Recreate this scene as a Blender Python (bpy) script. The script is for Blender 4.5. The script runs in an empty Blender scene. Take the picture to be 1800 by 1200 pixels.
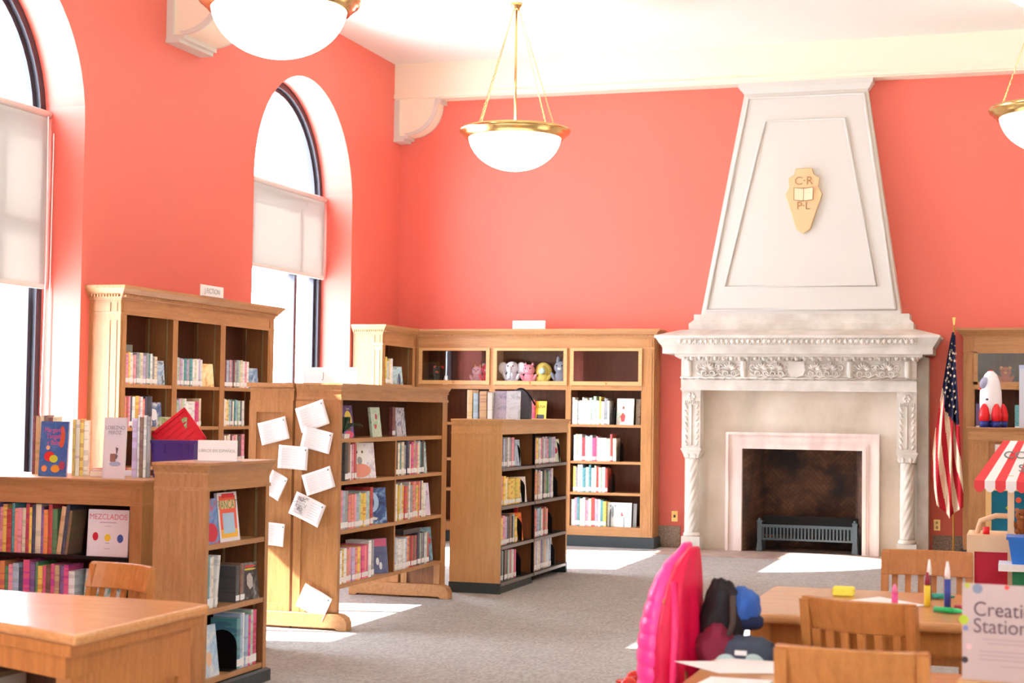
import bpy, math, random
from mathutils import Vector, Matrix
PI = math.pi
SC = bpy.context.scene
COL = SC.collection
# ------------------------------------------------------------------ camera
cd = bpy.data.cameras.new('camera'); cam = bpy.data.objects.new('camera', cd); COL.objects.link(cam)
yaw, pit, rol = map(math.radians, (-17.737, 2.4234, .79415))
fwd = Vector((math.sin(yaw)*math.cos(pit), math.cos(yaw)*math.cos(pit), math.sin(pit)))
rgt = Vector((math.cos(yaw), -math.sin(yaw), 0)); upv = rgt.cross(fwd)
r2 = math.cos(rol)*rgt + math.sin(rol)*upv; u2 = -math.sin(rol)*rgt + math.cos(rol)*upv
cam.matrix_world = Matrix(((r2.x, u2.x, -fwd.x, 0), (r2.y, u2.y, -fwd.y, 0), (r2.z, u2.z, -fwd.z, 1.48), (0, 0, 0, 1)))
cd.sensor_width = 36; cd.lens = 2828.67/1800*36; cd.clip_end = 200
cd.dof.use_dof = True; cd.dof.focus_distance = 11.5; cd.dof.aperture_fstop = 4.0
SC.camera = cam
# ------------------------------------------------------------------ light
W = bpy.data.worlds.new('world'); SC.world = W; W.use_nodes = True
bg = W.node_tree.nodes['Background']; bg.inputs[0].default_value = (0.82, 0.94, 1.06, 1); bg.inputs[1].default_value = 14.0
sl = bpy.data.lights.new('sun', 'SUN'); sun = bpy.data.objects.new('sun', sl); COL.objects.link(sun)
sl.energy = 28; sl.angle = math.radians(.5); sl.color = (1, .98, .95)
sun.rotation_euler = Vector((1, .25, -.766)).to_track_quat('-Z', 'Y').to_euler()
SC.view_settings.view_transform = 'Standard'; SC.view_settings.look = 'None'
SC.view_settings.exposure = 0.84; SC.view_settings.gamma = 1; SC.view_settings.use_curve_mapping = False
SC.cycles.use_denoising = True
SC.cycles.max_bounces = 12; SC.cycles.diffuse_bounces = 6; SC.cycles.transparent_max_bounces = 16
SC.cycles.sample_clamp_indirect = 12

# ------------------------------------------------------------------ materials
def srgb(c):
    return tuple((v/255/12.92 if v/255 <= .04045 else ((v/255+.055)/1.055)**2.4) for v in c)
MATS = {}
def newmat(name):
    m = bpy.data.materials.new(name); m.use_nodes = True; MATS[name] = m
    return m, m.node_tree, m.node_tree.nodes['Principled BSDF']
def plain(name, c, rough=.6, metal=0, spec=.4, bump=0, bscale=60, emit=0, coat=0):
    if name in MATS: return MATS[name]
    m, t, b = newmat(name); c = srgb(c)
    b.inputs['Base Color'].default_value = (*c, 1); b.inputs['Roughness'].default_value = rough
    b.inputs['Metallic'].default_value = metal; b.inputs['Specular IOR Level'].default_value = spec
    if coat: b.inputs['Coat Weight'].default_value = coat
    if emit:
        b.inputs['Emission Color'].default_value = (*c, 1); b.inputs['Emission Strength'].default_value = emit
    n = t.nodes.new('ShaderNodeTexNoise'); n.inputs['Scale'].default_value = bscale
    tc = t.nodes.new('ShaderNodeTexCoord'); t.links.new(tc.outputs['Object'], n.inputs['Vector'])
    r = t.nodes.new('ShaderNodeMapRange'); r.inputs[3].default_value = max(0, rough-.06); r.inputs[4].default_value = min(1, rough+.06)
    t.links.new(n.outputs[0], r.inputs[0]); t.links.new(r.outputs[0], b.inputs['Roughness'])
    if bump:
        bp = t.nodes.new('ShaderNodeBump'); bp.inputs['Strength'].default_value = bump; bp.inputs['Distance'].default_value = .01
        t.links.new(n.outputs[0], bp.inputs['Height']); t.links.new(bp.outputs[0], b.inputs['Normal'])
    return m
def mottled(name, c1, c2, scale=4, rough=.8, bump=.1, stretch=(1, 1, 1), detail=6, c3=None):
    if name in MATS: return MATS[name]
    m, t, b = newmat(name)
    tc = t.nodes.new('ShaderNodeTexCoord'); mp = t.nodes.new('ShaderNodeMapping'); mp.inputs['Scale'].default_value = stretch
    t.links.new(tc.outputs['Object'], mp.inputs[0])
    n = t.nodes.new('ShaderNodeTexNoise'); n.inputs['Scale'].default_value = scale; n.inputs['Detail'].default_value = detail
    t.links.new(mp.outputs[0], n.inputs['Vector'])
    cr = t.nodes.new('ShaderNodeValToRGB'); e = cr.color_ramp.elements
    e[0].position = .35; e[1].position = .65; e[0].color = (*srgb(c1), 1); e[1].color = (*srgb(c2), 1)
    if c3:
        x = e.new(.5); x.color = (*srgb(c3), 1)
    t.links.new(n.outputs[0], cr.inputs[0]); t.links.new(cr.outputs[0], b.inputs['Base Color'])
    b.inputs['Roughness'].default_value = rough
    if bump:
        bp = t.nodes.new('ShaderNodeBump'); bp.inputs['Strength'].default_value = bump; bp.inputs['Distance'].default_value = .01
        t.links.new(n.outputs[0], bp.inputs['Height']); t.links.new(bp.outputs[0], b.inputs['Normal'])
    return m
def oak(name, base, dark, rough=.38, grain='Z'):
    m, t, b = newmat(name)
    tc = t.nodes.new('ShaderNodeTexCoord'); mp = t.nodes.new('ShaderNodeMapping')
    s = {'Z': (14, 14, 1.1), 'X': (1.1, 14, 14), 'Y': (14, 1.1, 14)}[grain]
    mp.inputs['Scale'].default_value = s; t.links.new(tc.outputs['Object'], mp.inputs[0])
    n = t.nodes.new('ShaderNodeTexNoise'); n.inputs['Scale'].default_value = 3.2; n.inputs['Detail'].default_value = 8; n.inputs['Distortion'].default_value = .5
    t.links.new(mp.outputs[0], n.inputs['Vector'])
    n2 = t.nodes.new('ShaderNodeTexNoise'); n2.inputs['Scale'].default_value = 2.2; n2.inputs['Detail'].default_value = 2
    t.links.new(tc.outputs['Object'], n2.inputs['Vector'])
    mp3 = t.nodes.new('ShaderNodeMapping'); mp3.inputs['Rotation'].default_value = (.3, .2, .5); mp3.inputs['Scale'].default_value = tuple(v*.35+2 for v in s)
    t.links.new(tc.outputs['Object'], mp3.inputs[0])
    n3 = t.nodes.new('ShaderNodeTexNoise'); n3.inputs['Scale'].default_value = 6; n3.inputs['Distortion'].default_value = 2.5; n3.inputs['Detail'].default_value = 1
    t.links.new(mp3.outputs[0], n3.inputs['Vector'])
    cr = t.nodes.new('ShaderNodeValToRGB'); e = cr.color_ramp.elements
    e[0].position = .3; e[1].position = .68; e[0].color = (*srgb(dark), 1); e[1].color = (*srgb(base), 1)
    ad = t.nodes.new('ShaderNodeMath'); ad.operation = 'MULTIPLY_ADD'; ad.inputs[1].default_value = .55
    sb = t.nodes.new('ShaderNodeMath'); sb.operation = 'MULTIPLY_ADD'; sb.inputs[1].default_value = .22; sb.inputs[2].default_value = .11
    a3 = t.nodes.new('ShaderNodeMath'); a3.operation = 'MULTIPLY_ADD'; a3.inputs[1].default_value = .23
    t.links.new(n2.outputs[0], sb.inputs[0]); t.links.new(n3.outputs[0], a3.inputs[0]); t.links.new(sb.outputs[0], a3.inputs[2])
    t.links.new(n.outputs[0], ad.inputs[0]); t.links.new(a3.outputs[0], ad.inputs[2])
    t.links.new(ad.outputs[0], cr.inputs[0]); t.links.new(cr.outputs[0], b.inputs['Base Color'])
    b.inputs['Roughness'].default_value = rough; b.inputs['Specular IOR Level'].default_value = .35
    bp = t.nodes.new('ShaderNodeBump'); bp.inputs['Strength'].default_value = .06; bp.inputs['Distance'].default_value = .005
    t.links.new(n.outputs[0], bp.inputs['Height']); t.links.new(bp.outputs[0], b.inputs['Normal'])
    return m
OAK = oak('oak_brown', (184, 132, 84), (140, 94, 54))
OAKX = oak('oak_brown_across', (188, 138, 92), (146, 100, 60), grain='X')
OAKL = oak('oak_light', (208, 160, 106), (186, 134, 82))
OAKLX = oak('oak_light_across', (210, 164, 112), (186, 136, 86), grain='X')
OAKI = oak('oak_inner_shaded', (132, 84, 48), (88, 54, 30))  # same oak with the shade inside the bays put into its colour
OAKD = oak('oak_recess_shaded', (88, 48, 24), (34, 19, 11), rough=.5)  # oak darkened further: deep shade at the backs is painted in
OAKT = oak('oak_table', (208, 150, 96), (176, 116, 66), rough=.22, grain='X')
OAKC = oak('oak_chair', (190, 124, 66), (148, 88, 40), rough=.3)
def wallmat():
    m, t, b = newmat('coral_paint')
    tc = t.nodes.new('ShaderNodeTexCoord'); n = t.nodes.new('ShaderNodeTexNoise'); n.inputs['Scale'].default_value = .8
    t.links.new(tc.outputs['Object'], n.inputs['Vector'])
    cr = t.nodes.new('ShaderNodeValToRGB'); e = cr.color_ramp.elements
    e[0].color = (*srgb((224, 111, 95)), 1); e[1].color = (*srgb((227, 116, 100)), 1)
    t.links.new(n.outputs[0], cr.inputs[0]); t.links.new(cr.outputs[0], b.inputs['Base Color'])
    b.inputs['Roughness'].default_value = .5; b.inputs['Specular IOR Level'].default_value = .35
    return m
CORAL = wallmat()
CREAM = plain('cream_plaster', (236, 226, 206), .7, bump=.02)
CEIL = plain('ceiling_white', (226, 226, 218), .8)
WHITE = plain('white_paint', (209, 205, 198), .5)
STONE = mottled('limestone', (192, 184, 174), (214, 207, 198), 5, .75, .08, c3=(202, 196, 186))
STONED = mottled('limestone_stained', (178, 166, 148), (212, 200, 186), 2.2, .75, .05, (1, 1, .6), c3=(200, 186, 168))
MARBLE = mottled('pink_marble', (208, 186, 178), (226, 210, 202), 3, .35, .0, (2, 2, .5))
GRANITE = mottled('granite', (120, 100, 84), (172, 152, 134), 60, .4, .05, detail=3)
SLATE = plain('dark_slate', (52, 62, 66), .45)
BLACKM = plain('black_metal', (18, 18, 20), .4, .3)
IRON = plain('cast_iron', (86, 98, 104), .35, .8)
BRASS = plain('brass', (222, 186, 120), .22, 1.0)
FRAMEM = plain('window_frame_dark', (58, 54, 60), .4, .2)
PAPER = plain('paper_white', (240, 236, 234), .7)
LABEL = plain('label_white', (240, 240, 240), .5)
PAGES = mottled('page_edges', (226, 214, 190), (244, 236, 220), 60, .8, 0, (20, 1, 1))
INK = plain('ink_grey', (90, 88, 92), .6)
SIGNGREY = plain('ink_faint', (150, 160, 156), .6)
def carpet():
    m, t, b = newmat('carpet')
    tc = t.nodes.new('ShaderNodeTexCoord')
    n = t.nodes.new('ShaderNodeTexNoise'); n.inputs['Scale'].default_value = 5; n.inputs['Detail'].default_value = 2; n.inputs['Distortion'].default_value = 3
    n2 = t.nodes.new('ShaderNodeTexNoise'); n2.inputs['Scale'].default_value = 90; n2.inputs['Detail'].default_value = 2
    v = t.nodes.new('ShaderNodeTexWave'); v.inputs['Scale'].default_value = 6; v.inputs['Distortion'].default_value = 16; v.inputs['Detail'].default_value = 2; v.inputs['Detail Scale'].default_value = 1.4
    for q in (n, n2, v): t.links.new(tc.outputs['Object'], q.inputs['Vector'])
    a = t.nodes.new('ShaderNodeMath'); a.operation = 'MULTIPLY_ADD'; a.inputs[1].default_value = .14
    a2 = t.nodes.new('ShaderNodeMath'); a2.operation = 'MULTIPLY_ADD'; a2.inputs[1].default_value = .5
    t.links.new(v.outputs[1], a.inputs[0]); t.links.new(n2.outputs[0], a2.inputs[0]); t.links.new(a2.outputs[0], a.inputs[2])
    m3 = t.nodes.new('ShaderNodeMath'); m3.operation = 'MULTIPLY'; m3.inputs[1].default_value = .3
    t.links.new(n.outputs[0], m3.inputs[0]); t.links.new(m3.outputs[0], a2.inputs[2])
    cr = t.nodes.new('ShaderNodeValToRGB'); e = cr.color_ramp.elements
    e[0].position = .3; e[1].position = .75; e[0].color = (*srgb((146, 142, 138)), 1); e[1].color = (*srgb((190, 187, 184)), 1)
    t.links.new(a.outputs[0], cr.inputs[0]); t.links.new(cr.outputs[0], b.inputs['Base Color'])
    b.inputs['Roughness'].default_value = .95; b.inputs['Specular IOR Level'].default_value = .1
    bp = t.nodes.new('ShaderNodeBump'); bp.inputs['Strength'].default_value = .4; bp.inputs['Distance'].default_value = .01
    t.links.new(n2.outputs[0], bp.inputs['Height']); t.links.new(bp.outputs[0], b.inputs['Normal'])
    return m
CARPET = carpet()
def glassmat(name, tint=(1, 1, 1), refl=.06):
    m, t, b = newmat(name); t.nodes.remove(b)
    tr = t.nodes.new('ShaderNodeBsdfTransparent'); gl = t.nodes.new('ShaderNodeBsdfGlossy'); mx = t.nodes.new('ShaderNodeMixShader')
    tr.inputs[0].default_value = (*tint, 1); gl.inputs['Roughness'].default_value = .02
    fr = t.nodes.new('ShaderNodeLayerWeight'); fr.inputs[0].default_value = .5
    pw = t.nodes.new('ShaderNodeMath'); pw.operation = 'POWER'; pw.inputs[1].default_value = 5; t.links.new(fr.outputs['Facing'], pw.inputs[0])
    a = t.nodes.new('ShaderNodeMath'); a.operation = 'ADD'; a.inputs[1].default_value = refl+.03; a.use_clamp = True; t.links.new(pw.outputs[0], a.inputs[0])
    t.links.new(a.outputs[0], mx.inputs[0]); t.links.new(tr.outputs[0], mx.inputs[1]); t.links.new(gl.outputs[0], mx.inputs[2])
    t.links.new(mx.outputs[0], t.nodes['Material Output'].inputs[0])
    return m
GLASS = glassmat('window_glass', (.97, .98, 1), 0)
GLASSC = glassmat('cabinet_glass', (.93, .93, .93), .05)
def blindmat():
    m, t, b = newmat('blind_fabric'); t.nodes.remove(b)
    d = t.nodes.new('ShaderNodeBsdfDiffuse'); d.inputs[0].default_value = (.74, .74, .73, 1)
    tl = t.nodes.new('ShaderNodeBsdfTranslucent'); tl.inputs[0].default_value = (.24, .23, .21, 1)
    tr = t.nodes.new('ShaderNodeBsdfTransparent'); tr.inputs[0].default_value = (1, .98, .95, 1)
    m1 = t.nodes.new('ShaderNodeMixShader'); m1.inputs[0].default_value = .4; m2 = t.nodes.new('ShaderNodeMixShader')
    w = t.nodes.new('ShaderNodeTexNoise'); w.inputs['Scale'].default_value = 300
    r = t.nodes.new('ShaderNodeMapRange'); r.inputs[3].default_value = .008; r.inputs[4].default_value = .02
    t.links.new(w.outputs[0], r.inputs[0]); t.links.new(r.outputs[0], m2.inputs[0])
    t.links.new(d.outputs[0], m1.inputs[1]); t.links.new(tl.outputs[0], m1.inputs[2]); t.links.new(m1.outputs[0], m2.inputs[1]); t.links.new(tr.outputs[0], m2.inputs[2])
    t.links.new(m2.outputs[0], t.nodes['Material Output'].inputs[0])
    return m
BLIND = blindmat()
def bookmat(name, attr):
    m, t, b = newmat(name)
    tc = t.nodes.new('ShaderNodeTexCoord')
    if attr:
        src = t.nodes.new('ShaderNodeAttribute'); src.attribute_name = 'tint'; colour = src.outputs['Color']; rnd = src.outputs['Alpha']
    else:
        src = t.nodes.new('ShaderNodeObjectInfo'); colour = src.outputs['Color']; rnd = src.outputs['Random']
    mp = t.nodes.new('ShaderNodeVectorMath'); mp.operation = 'ADD'
    t.links.new(tc.outputs['Object'], mp.inputs[0]); t.links.new(rnd, mp.inputs[1])
    sc = t.nodes.new('ShaderNodeMapping'); sc.inputs['Scale'].default_value = (1, 3, 26); t.links.new(mp.outputs[0], sc.inputs[0])
    n = t.nodes.new('ShaderNodeTexNoise'); n.inputs['Scale'].default_value = 1.4; n.inputs['Detail'].default_value = 1; t.links.new(sc.outputs[0], n.inputs['Vector'])
    cr = t.nodes.new('ShaderNodeValToRGB'); cr.color_ramp.interpolation = 'CONSTANT'; e = cr.color_ramp.elements
    e[0].color = (0, 0, 0, 1); e[1].position = .57; e[1].color = (1, 1, 1, 1)
    t.links.new(n.outputs[0], cr.inputs[0])
    hs = t.nodes.new('ShaderNodeHueSaturation'); hs.inputs['Value'].default_value = .55; hs.inputs['Saturation'].default_value = 1.2
    ma = t.nodes.new('ShaderNodeMath'); ma.operation = 'MULTIPLY_ADD'; ma.inputs[1].default_value = .3; ma.inputs[2].default_value = .35
    t.links.new(rnd, ma.inputs[0]); t.links.new(ma.outputs[0], hs.inputs['Hue']); t.links.new(colour, hs.inputs['Color'])
    mx = t.nodes.new('ShaderNodeMix'); mx.data_type = 'RGBA'
    m5 = t.nodes.new('ShaderNodeMath'); m5.operation = 'MULTIPLY'; m5.inputs[1].default_value = .45; t.links.new(cr.outputs[0], m5.inputs[0])
    t.links.new(m5.outputs[0], mx.inputs[0]); t.links.new(colour, mx.inputs[6]); t.links.new(hs.outputs[0], mx.inputs[7])
    t.links.new(mx.outputs[2], b.inputs['Base Color']); b.inputs['Roughness'].default_value = .35
    return m
BOOKM = bookmat('book_cover', False)
def artmat(name, cols, scale=6, rough=.35):
    m, t, b = newmat(name)
    tc = t.nodes.new('ShaderNodeTexCoord'); n = t.nodes.new('ShaderNodeTexNoise'); n.inputs['Scale'].default_value = scale; n.inputs['Detail'].default_value = 3; n.inputs['Distortion'].default_value = 1.5
    t.links.new(tc.outputs['Object'], n.inputs['Vector'])
    cr = t.nodes.new('ShaderNodeValToRGB'); e = cr.color_ramp.elements
    k = len(cols)
    e[0].position = .3; e[0].color = (*srgb(cols[0]), 1); e[1].position = .7; e[1].color = (*srgb(cols[-1]), 1)
    for i in range(1, k-1):
        x = e.new(.3+.4*i/(k-1)); x.color = (*srgb(cols[i]), 1)
    t.links.new(n.outputs[0], cr.inputs[0]); t.links.new(cr.outputs[0], b.inputs['Base Color']); b.inputs['Roughness'].default_value = rough
    return m

# ------------------------------------------------------------------ mesh builder
class MB:
    def __init__(s): s.v = []; s.f = []; s.mi = []; s.sm = []; s.M = Matrix()
    def add(s, vs, fs, mi=0, smooth=False):
        o = len(s.v); s.v += [tuple(s.M @ Vector(p)) for p in vs]
        for f in fs: s.f.append([i+o for i in f]); s.mi.append(mi); s.sm.append(smooth)
        return s
    def frust(s, a, b, z0, z1, mi=0):   # a,b = (x0,y0,x1,y1) rectangle at z0 and z1
        vs = [(a[0], a[1], z0), (a[2], a[1], z0), (a[2], a[3], z0), (a[0], a[3], z0), (b[0], b[1], z1), (b[2], b[1], z1), (b[2], b[3], z1), (b[0], b[3], z1)]
        return s.add(vs, [(3, 2, 1, 0), (4, 5, 6, 7), (0, 1, 5, 4), (1, 2, 6, 5), (2, 3, 7, 6), (3, 0, 4, 7)], mi)
    def box(s, x0, y0, z0, x1, y1, z1, mi=0): return s.frust((x0, y0, x1, y1), (x0, y0, x1, y1), z0, z1, mi)
    def prism(s, poly, axis, a, b, mi=0, smooth=False):   # poly in the two other axes, extruded along axis from a to b
        n = len(poly)
        def P(p, t): return {'x': (t, p[0], p[1]), 'y': (p[0], t, p[1]), 'z': (p[0], p[1], t)}[axis]
        vs = [P(p, a) for p in poly]+[P(p, b) for p in poly]
        ar = sum(poly[i][0]*poly[(i+1) % n][1]-poly[(i+1) % n][0]*poly[i][1] for i in range(n))
        flip = (ar > 0) != (axis == 'y')
        if b < a: flip = not flip
        fs = []
        lo, hi = list(range(n)), list(range(n, 2*n))
        if flip: fs += [lo[::-1], hi]
        else: fs += [lo, hi[::-1]]
        for i in range(n):
            j = (i+1) % n
            fs.append((i, j, n+j, n+i) if flip else (j, i, n+i, n+j))
        return s.add(vs, fs, mi, smooth)
    def lathe(s, prof, seg=24, c=(0, 0, 0), mi=0, smooth=True, twist=None, ang=2*PI):
        vs = []; k = len(prof)
        full = abs(ang-2*PI) < 1e-6; m = seg if full else seg+1
        for i, (r, z) in enumerate(prof):
            for j in range(m):
                a = ang*j/seg; rr = twist(r, z, a) if twist else r
                vs.append((c[0]+rr*math.cos(a), c[1]+rr*math.sin(a), c[2]+z))
        fs = []
        for i in range(k-1):
            for j in range(seg):
                q = (j+1) % m; fs.append((i*m+j, i*m+q, (i+1)*m+q, (i+1)*m+j))
        if full:
            if prof[0][0] > 1e-5: fs.append(tuple(range(m))[::-1])
            if prof[-1][0] > 1e-5: fs.append(tuple(range((k-1)*m, k*m)))
        return s.add(vs, fs, mi, smooth)
    def ell(s, c, r, mi=0, seg=16, rings=10, rot=None, fn=None):
        vs = []; R = rot or Matrix()
        for i in range(rings+1):
            t = PI*i/rings
            for j in range(seg):
                a = 2*PI*j/seg; d = Vector((math.sin(t)*math.cos(a), math.sin(t)*math.sin(a), math.cos(t)))
                k = fn(d) if fn else 1
                p = R @ Vector((d.x*r[0]*k, d.y*r[1]*k, d.z*r[2]*k)); vs.append((c[0]+p.x, c[1]+p.y, c[2]+p.z))
        fs = [(i*seg+j, (i+1)*seg+j, (i+1)*seg+(j+1) % seg, i*seg+(j+1) % seg) for i in range(rings) for j in range(seg)]
        return s.add(vs, fs, mi, True)
    def tube(s, pts, r, seg=8, mi=0, closed=False):
        pts = [Vector(p) for p in pts]; n = len(pts); vs = []
        rr = r if isinstance(r, (list, tuple)) else [r]*n
        for i, p in enumerate(pts):
            a = pts[(i-1) % n] if (i or closed) else p; b = pts[(i+1) % n] if (i < n-1 or closed) else p
            d = (b-a).normalized(); u = d.orthogonal().normalized() if i == 0 else (u-d*u.dot(d)).normalized()
            w = d.cross(u)
            for j in range(seg):
                t = 2*PI*j/seg; vs.append(tuple(p+(u*math.cos(t)+w*math.sin(t))*rr[i]))
        fs = [(i*seg+j, i*seg+(j+1) % seg, ((i+1) % n)*seg+(j+1) % seg, ((i+1) % n)*seg+j) for i in range(n if closed else n-1) for j in range(seg)]
        if not closed: fs += [tuple(range(seg))[::-1], tuple(range((n-1)*seg, n*seg))]
        return s.add(vs, fs, mi, True)
    def loft(s, rings, mi=0, smooth=True, caps=True):
        m = len(rings[0]); vs = [p for r in rings for p in r]
        fs = [(i*m+j, i*m+(j+1) % m, (i+1)*m+(j+1) % m, (i+1)*m+j) for i in range(len(rings)-1) for j in range(m)]
        if caps: fs += [tuple(range(m))[::-1], tuple(range((len(rings)-1)*m, len(rings)*m))]
        return s.add(vs, fs, mi, smooth)
    def mesh(s, name, mats):
        me = bpy.data.meshes.new(name); me.from_pydata(s.v, [], s.f)
        for m in (mats if isinstance(mats, (list, tuple)) else [mats]): me.materials.append(m)
        me.polygons.foreach_set('material_index', s.mi); me.polygons.foreach_set('use_smooth', s.sm); me.update()
        return me
    def build(s, name, mats, parent=None, bevel=0):
        o = bpy.data.objects.new(name, s.mesh(name, mats)); COL.objects.link(o)
        if parent: o.parent = parent
        if bevel:
            b = o.modifiers.new('bevel', 'BEVEL'); b.width = bevel; b.segments = 2; b.limit_method = 'ANGLE'; b.angle_limit = .7
        return o
LABELS = {}
def tag(o, label, cat, group=None):
    o['label'] = label; o['category'] = cat
    if group: o['group'] = group
    LABELS.setdefault(label, []).append(o.name)
    if len(label.split()) > 16: print('LONG LABEL', label)
    return o
def thing(name, label, cat, loc=(0, 0, 0), rz=0, group=None):
    o = bpy.data.objects.new(name, None); COL.objects.link(o); o.location = loc; o.rotation_euler = (0, 0, rz)
    o.empty_display_size = .1
    return tag(o, label, cat, group)
def struct(o): o['kind'] = 'structure'; return o
def text(name, body, size, mat, parent, loc, rot=(PI/2, 0, 0), ext=.0008, align='CENTER', sx=1):
    c = bpy.data.curves.new(name, 'FONT'); c.body = body; c.size = size; c.extrude = ext; c.align_x = align; c.align_y = 'CENTER'
    c.materials.append(mat); o = bpy.data.objects.new(name, c); COL.objects.link(o)
    me = bpy.data.meshes.new_from_object(o); bpy.data.objects.remove(o); bpy.data.curves.remove(c)
    o = bpy.data.objects.new(name, me); COL.objects.link(o)
    o.parent = parent; o.location = loc; o.rotation_euler = rot; o.scale = (sx, 1, 1)
    return o
def copy_tree(o, parent=None):
    c = o.copy(); COL.objects.link(c)
    if parent: c.parent = parent
    for ch in list(o.children): copy_tree(ch, c)
    return c
XL, XR, YB, YF, ZC = -6.96, 2.42, 17.39, -4.0, 5.449

# ------------------------------------------------------------------ room shell
struct(MB().box(XL-.5, YF-.3, -.2, XR+.5, YB+.9, 0).build('floor', CARPET))
struct(MB().box(XL-.5, YF-.3, ZC, XR+.5, YB+.9, ZC+.2).build('ceiling', CEIL))
WIN = [-.77, 9.64, 14.845]          # window centres along the room
HWD, SPR, SILL = 1.165, 3.66, .62
def arch_wall(name, xa, xb, wins, mat):
    """Wall slab between x=xa (room face) and x=xb (outer face) with arched openings and their reveals."""
    m = MB(); d = 1 if xb < xa else -1
    def quad(p): m.add(p if d > 0 else p[::-1], [(0, 1, 2, 3)])
    ys = YF
    for c in wins:
        a, b = c-HWD, c+HWD
        for x, s in ((xa, 1), (xb, -1)):
            def q(p):
                if s < 0: p = p[::-1]
                quad(p)
            q([(x, a, 0), (x, ys, 0), (x, ys, ZC), (x, a, ZC)])
            q([(x, b, 0), (x, a, 0), (x, a, SILL), (x, b, SILL)])
            N = 28; pts = [(c-HWD*math.cos(PI*i/N), SPR+HWD*math.sin(PI*i/N)) for i in range(N+1)]
            for i in range(N):
                (y0, z0), (y1, z1) = pts[i], pts[i+1]; q([(x, y1, z1), (x, y0, z0), (x, y0, ZC), (x, y1, ZC)])
        ring = [(a, SILL)]+pts+[(b, SILL)]
        for i in range(len(ring)):
            p, r = ring[i], ring[(i+1) % len(ring)]
            quad([(xa, p[0], p[1]), (xa, r[0], r[1]), (xb, r[0], r[1]), (xb, p[0], p[1])])
        ys = b
    for x, s in ((xa, 1), (xb, -1)):
        p = [(x, YB, 0), (x, ys, 0), (x, ys, ZC), (x, YB, ZC)]
        quad(p if s > 0 else p[::-1])
    quad([(xa, YF, 0), (xb, YF, 0), (xb, YF, ZC), (xa, YF, ZC)]); quad([(xb, YB, 0), (xa, YB, 0), (xa, YB, ZC), (xb, YB, ZC)])
    struct(m.build(name, mat))
arch_wall('wall_left', XL, XL-.45, WIN, CORAL)
arch_wall('wall_right', XR, XR+.45, [-.77], CREAM)  # opening for the added fill-light window, out of view
m = MB()
FBX0, FBX1, FBZ = -2.90, -1.62, 1.11
m.box(XL-.45, YB, 0, FBX0, YB+.3, ZC); m.box(FBX1, YB, 0, XR+.45, YB+.3, ZC); m.box(FBX0, YB, FBZ, FBX1, YB+.3, ZC)
struct(m.build('wall_back', CORAL))
struct(MB().box(XL-.45, YF-.3, 0, XR+.45, YF, ZC).build('wall_front', CREAM))
# beams
def beam(name, y0, y1):
    b = MB(); b.box(XL, y0, 5.09, XR, y1, ZC); b.box(XL, y0-.02, 5.05, XR, min(y1+.02, YB), 5.09); b.box(XL, y0+.02, 5.035, XR, min(y1-.02, YB) if y1 < YB else YB, 5.05)
    o = struct(b.build(name, CREAM)); return o
beam('trim_1', 17.17, YB)
for i, yc in enumerate([1.83, 7.04, 12.24]): beam('trim_%d' % (i+2), yc-.28, yc+.28)
struct(MB().box(XL, YB-.022, 0, -3.6, YB, .235).build('baseboard_back', GRANITE))
struct(MB().box(-.93, YB-.022, 0, XR, YB, .235).build('baseboard_right', GRANITE))
def corbel(label, y0, y1, sx=1, x0=XL):
    c = thing('ceiling_corbel', label, 'corbel', (x0, y0, 5.035))
    T = y1-y0; arc = []
    for i in range(13):
        t = PI/2*i/12; arc.append((sx*(.16+.37*math.sin(t)), -.42+.37*(1-math.cos(t))))
    poly = [(0, 0), (0, -.42)]+arc[0:]+[(sx*.53, 0)]
    b = MB(); b.prism(poly, 'y', .03, T-.03); b.build('bracket_body', CREAM, c)
    b = MB()
    b.box(min(0, sx*.06), 0, -.42, max(0, sx*.06), T, 0)
    b.box(min(0, sx*.17), .0, -.455, max(0, sx*.17), T, -.42); b.box(min(0, sx*.13), -.01, -.485, max(0, sx*.13), T+.01, -.455)
    b.box(min(sx*.5, sx*.57), 0, -.05, max(sx*.5, sx*.57), T, 0)
    rim = [(p[0]+sx*.0, p[1]) for p in arc]; rim2 = [(p[0]-sx*.035, p[1]+.03) for p in arc][::-1]
    b.prism(rim+rim2, 'y', 0, .03); b.prism(rim+rim2, 'y', T-.03, T)
    b.build('molding', WHITE, c); return c
corbel('cream plaster corbel in the back corner, under the end beam', 17.17, YB)
corbel('cream plaster corbel on the window wall, partly behind the large pendant lamp', 12.0, 12.58)

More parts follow.
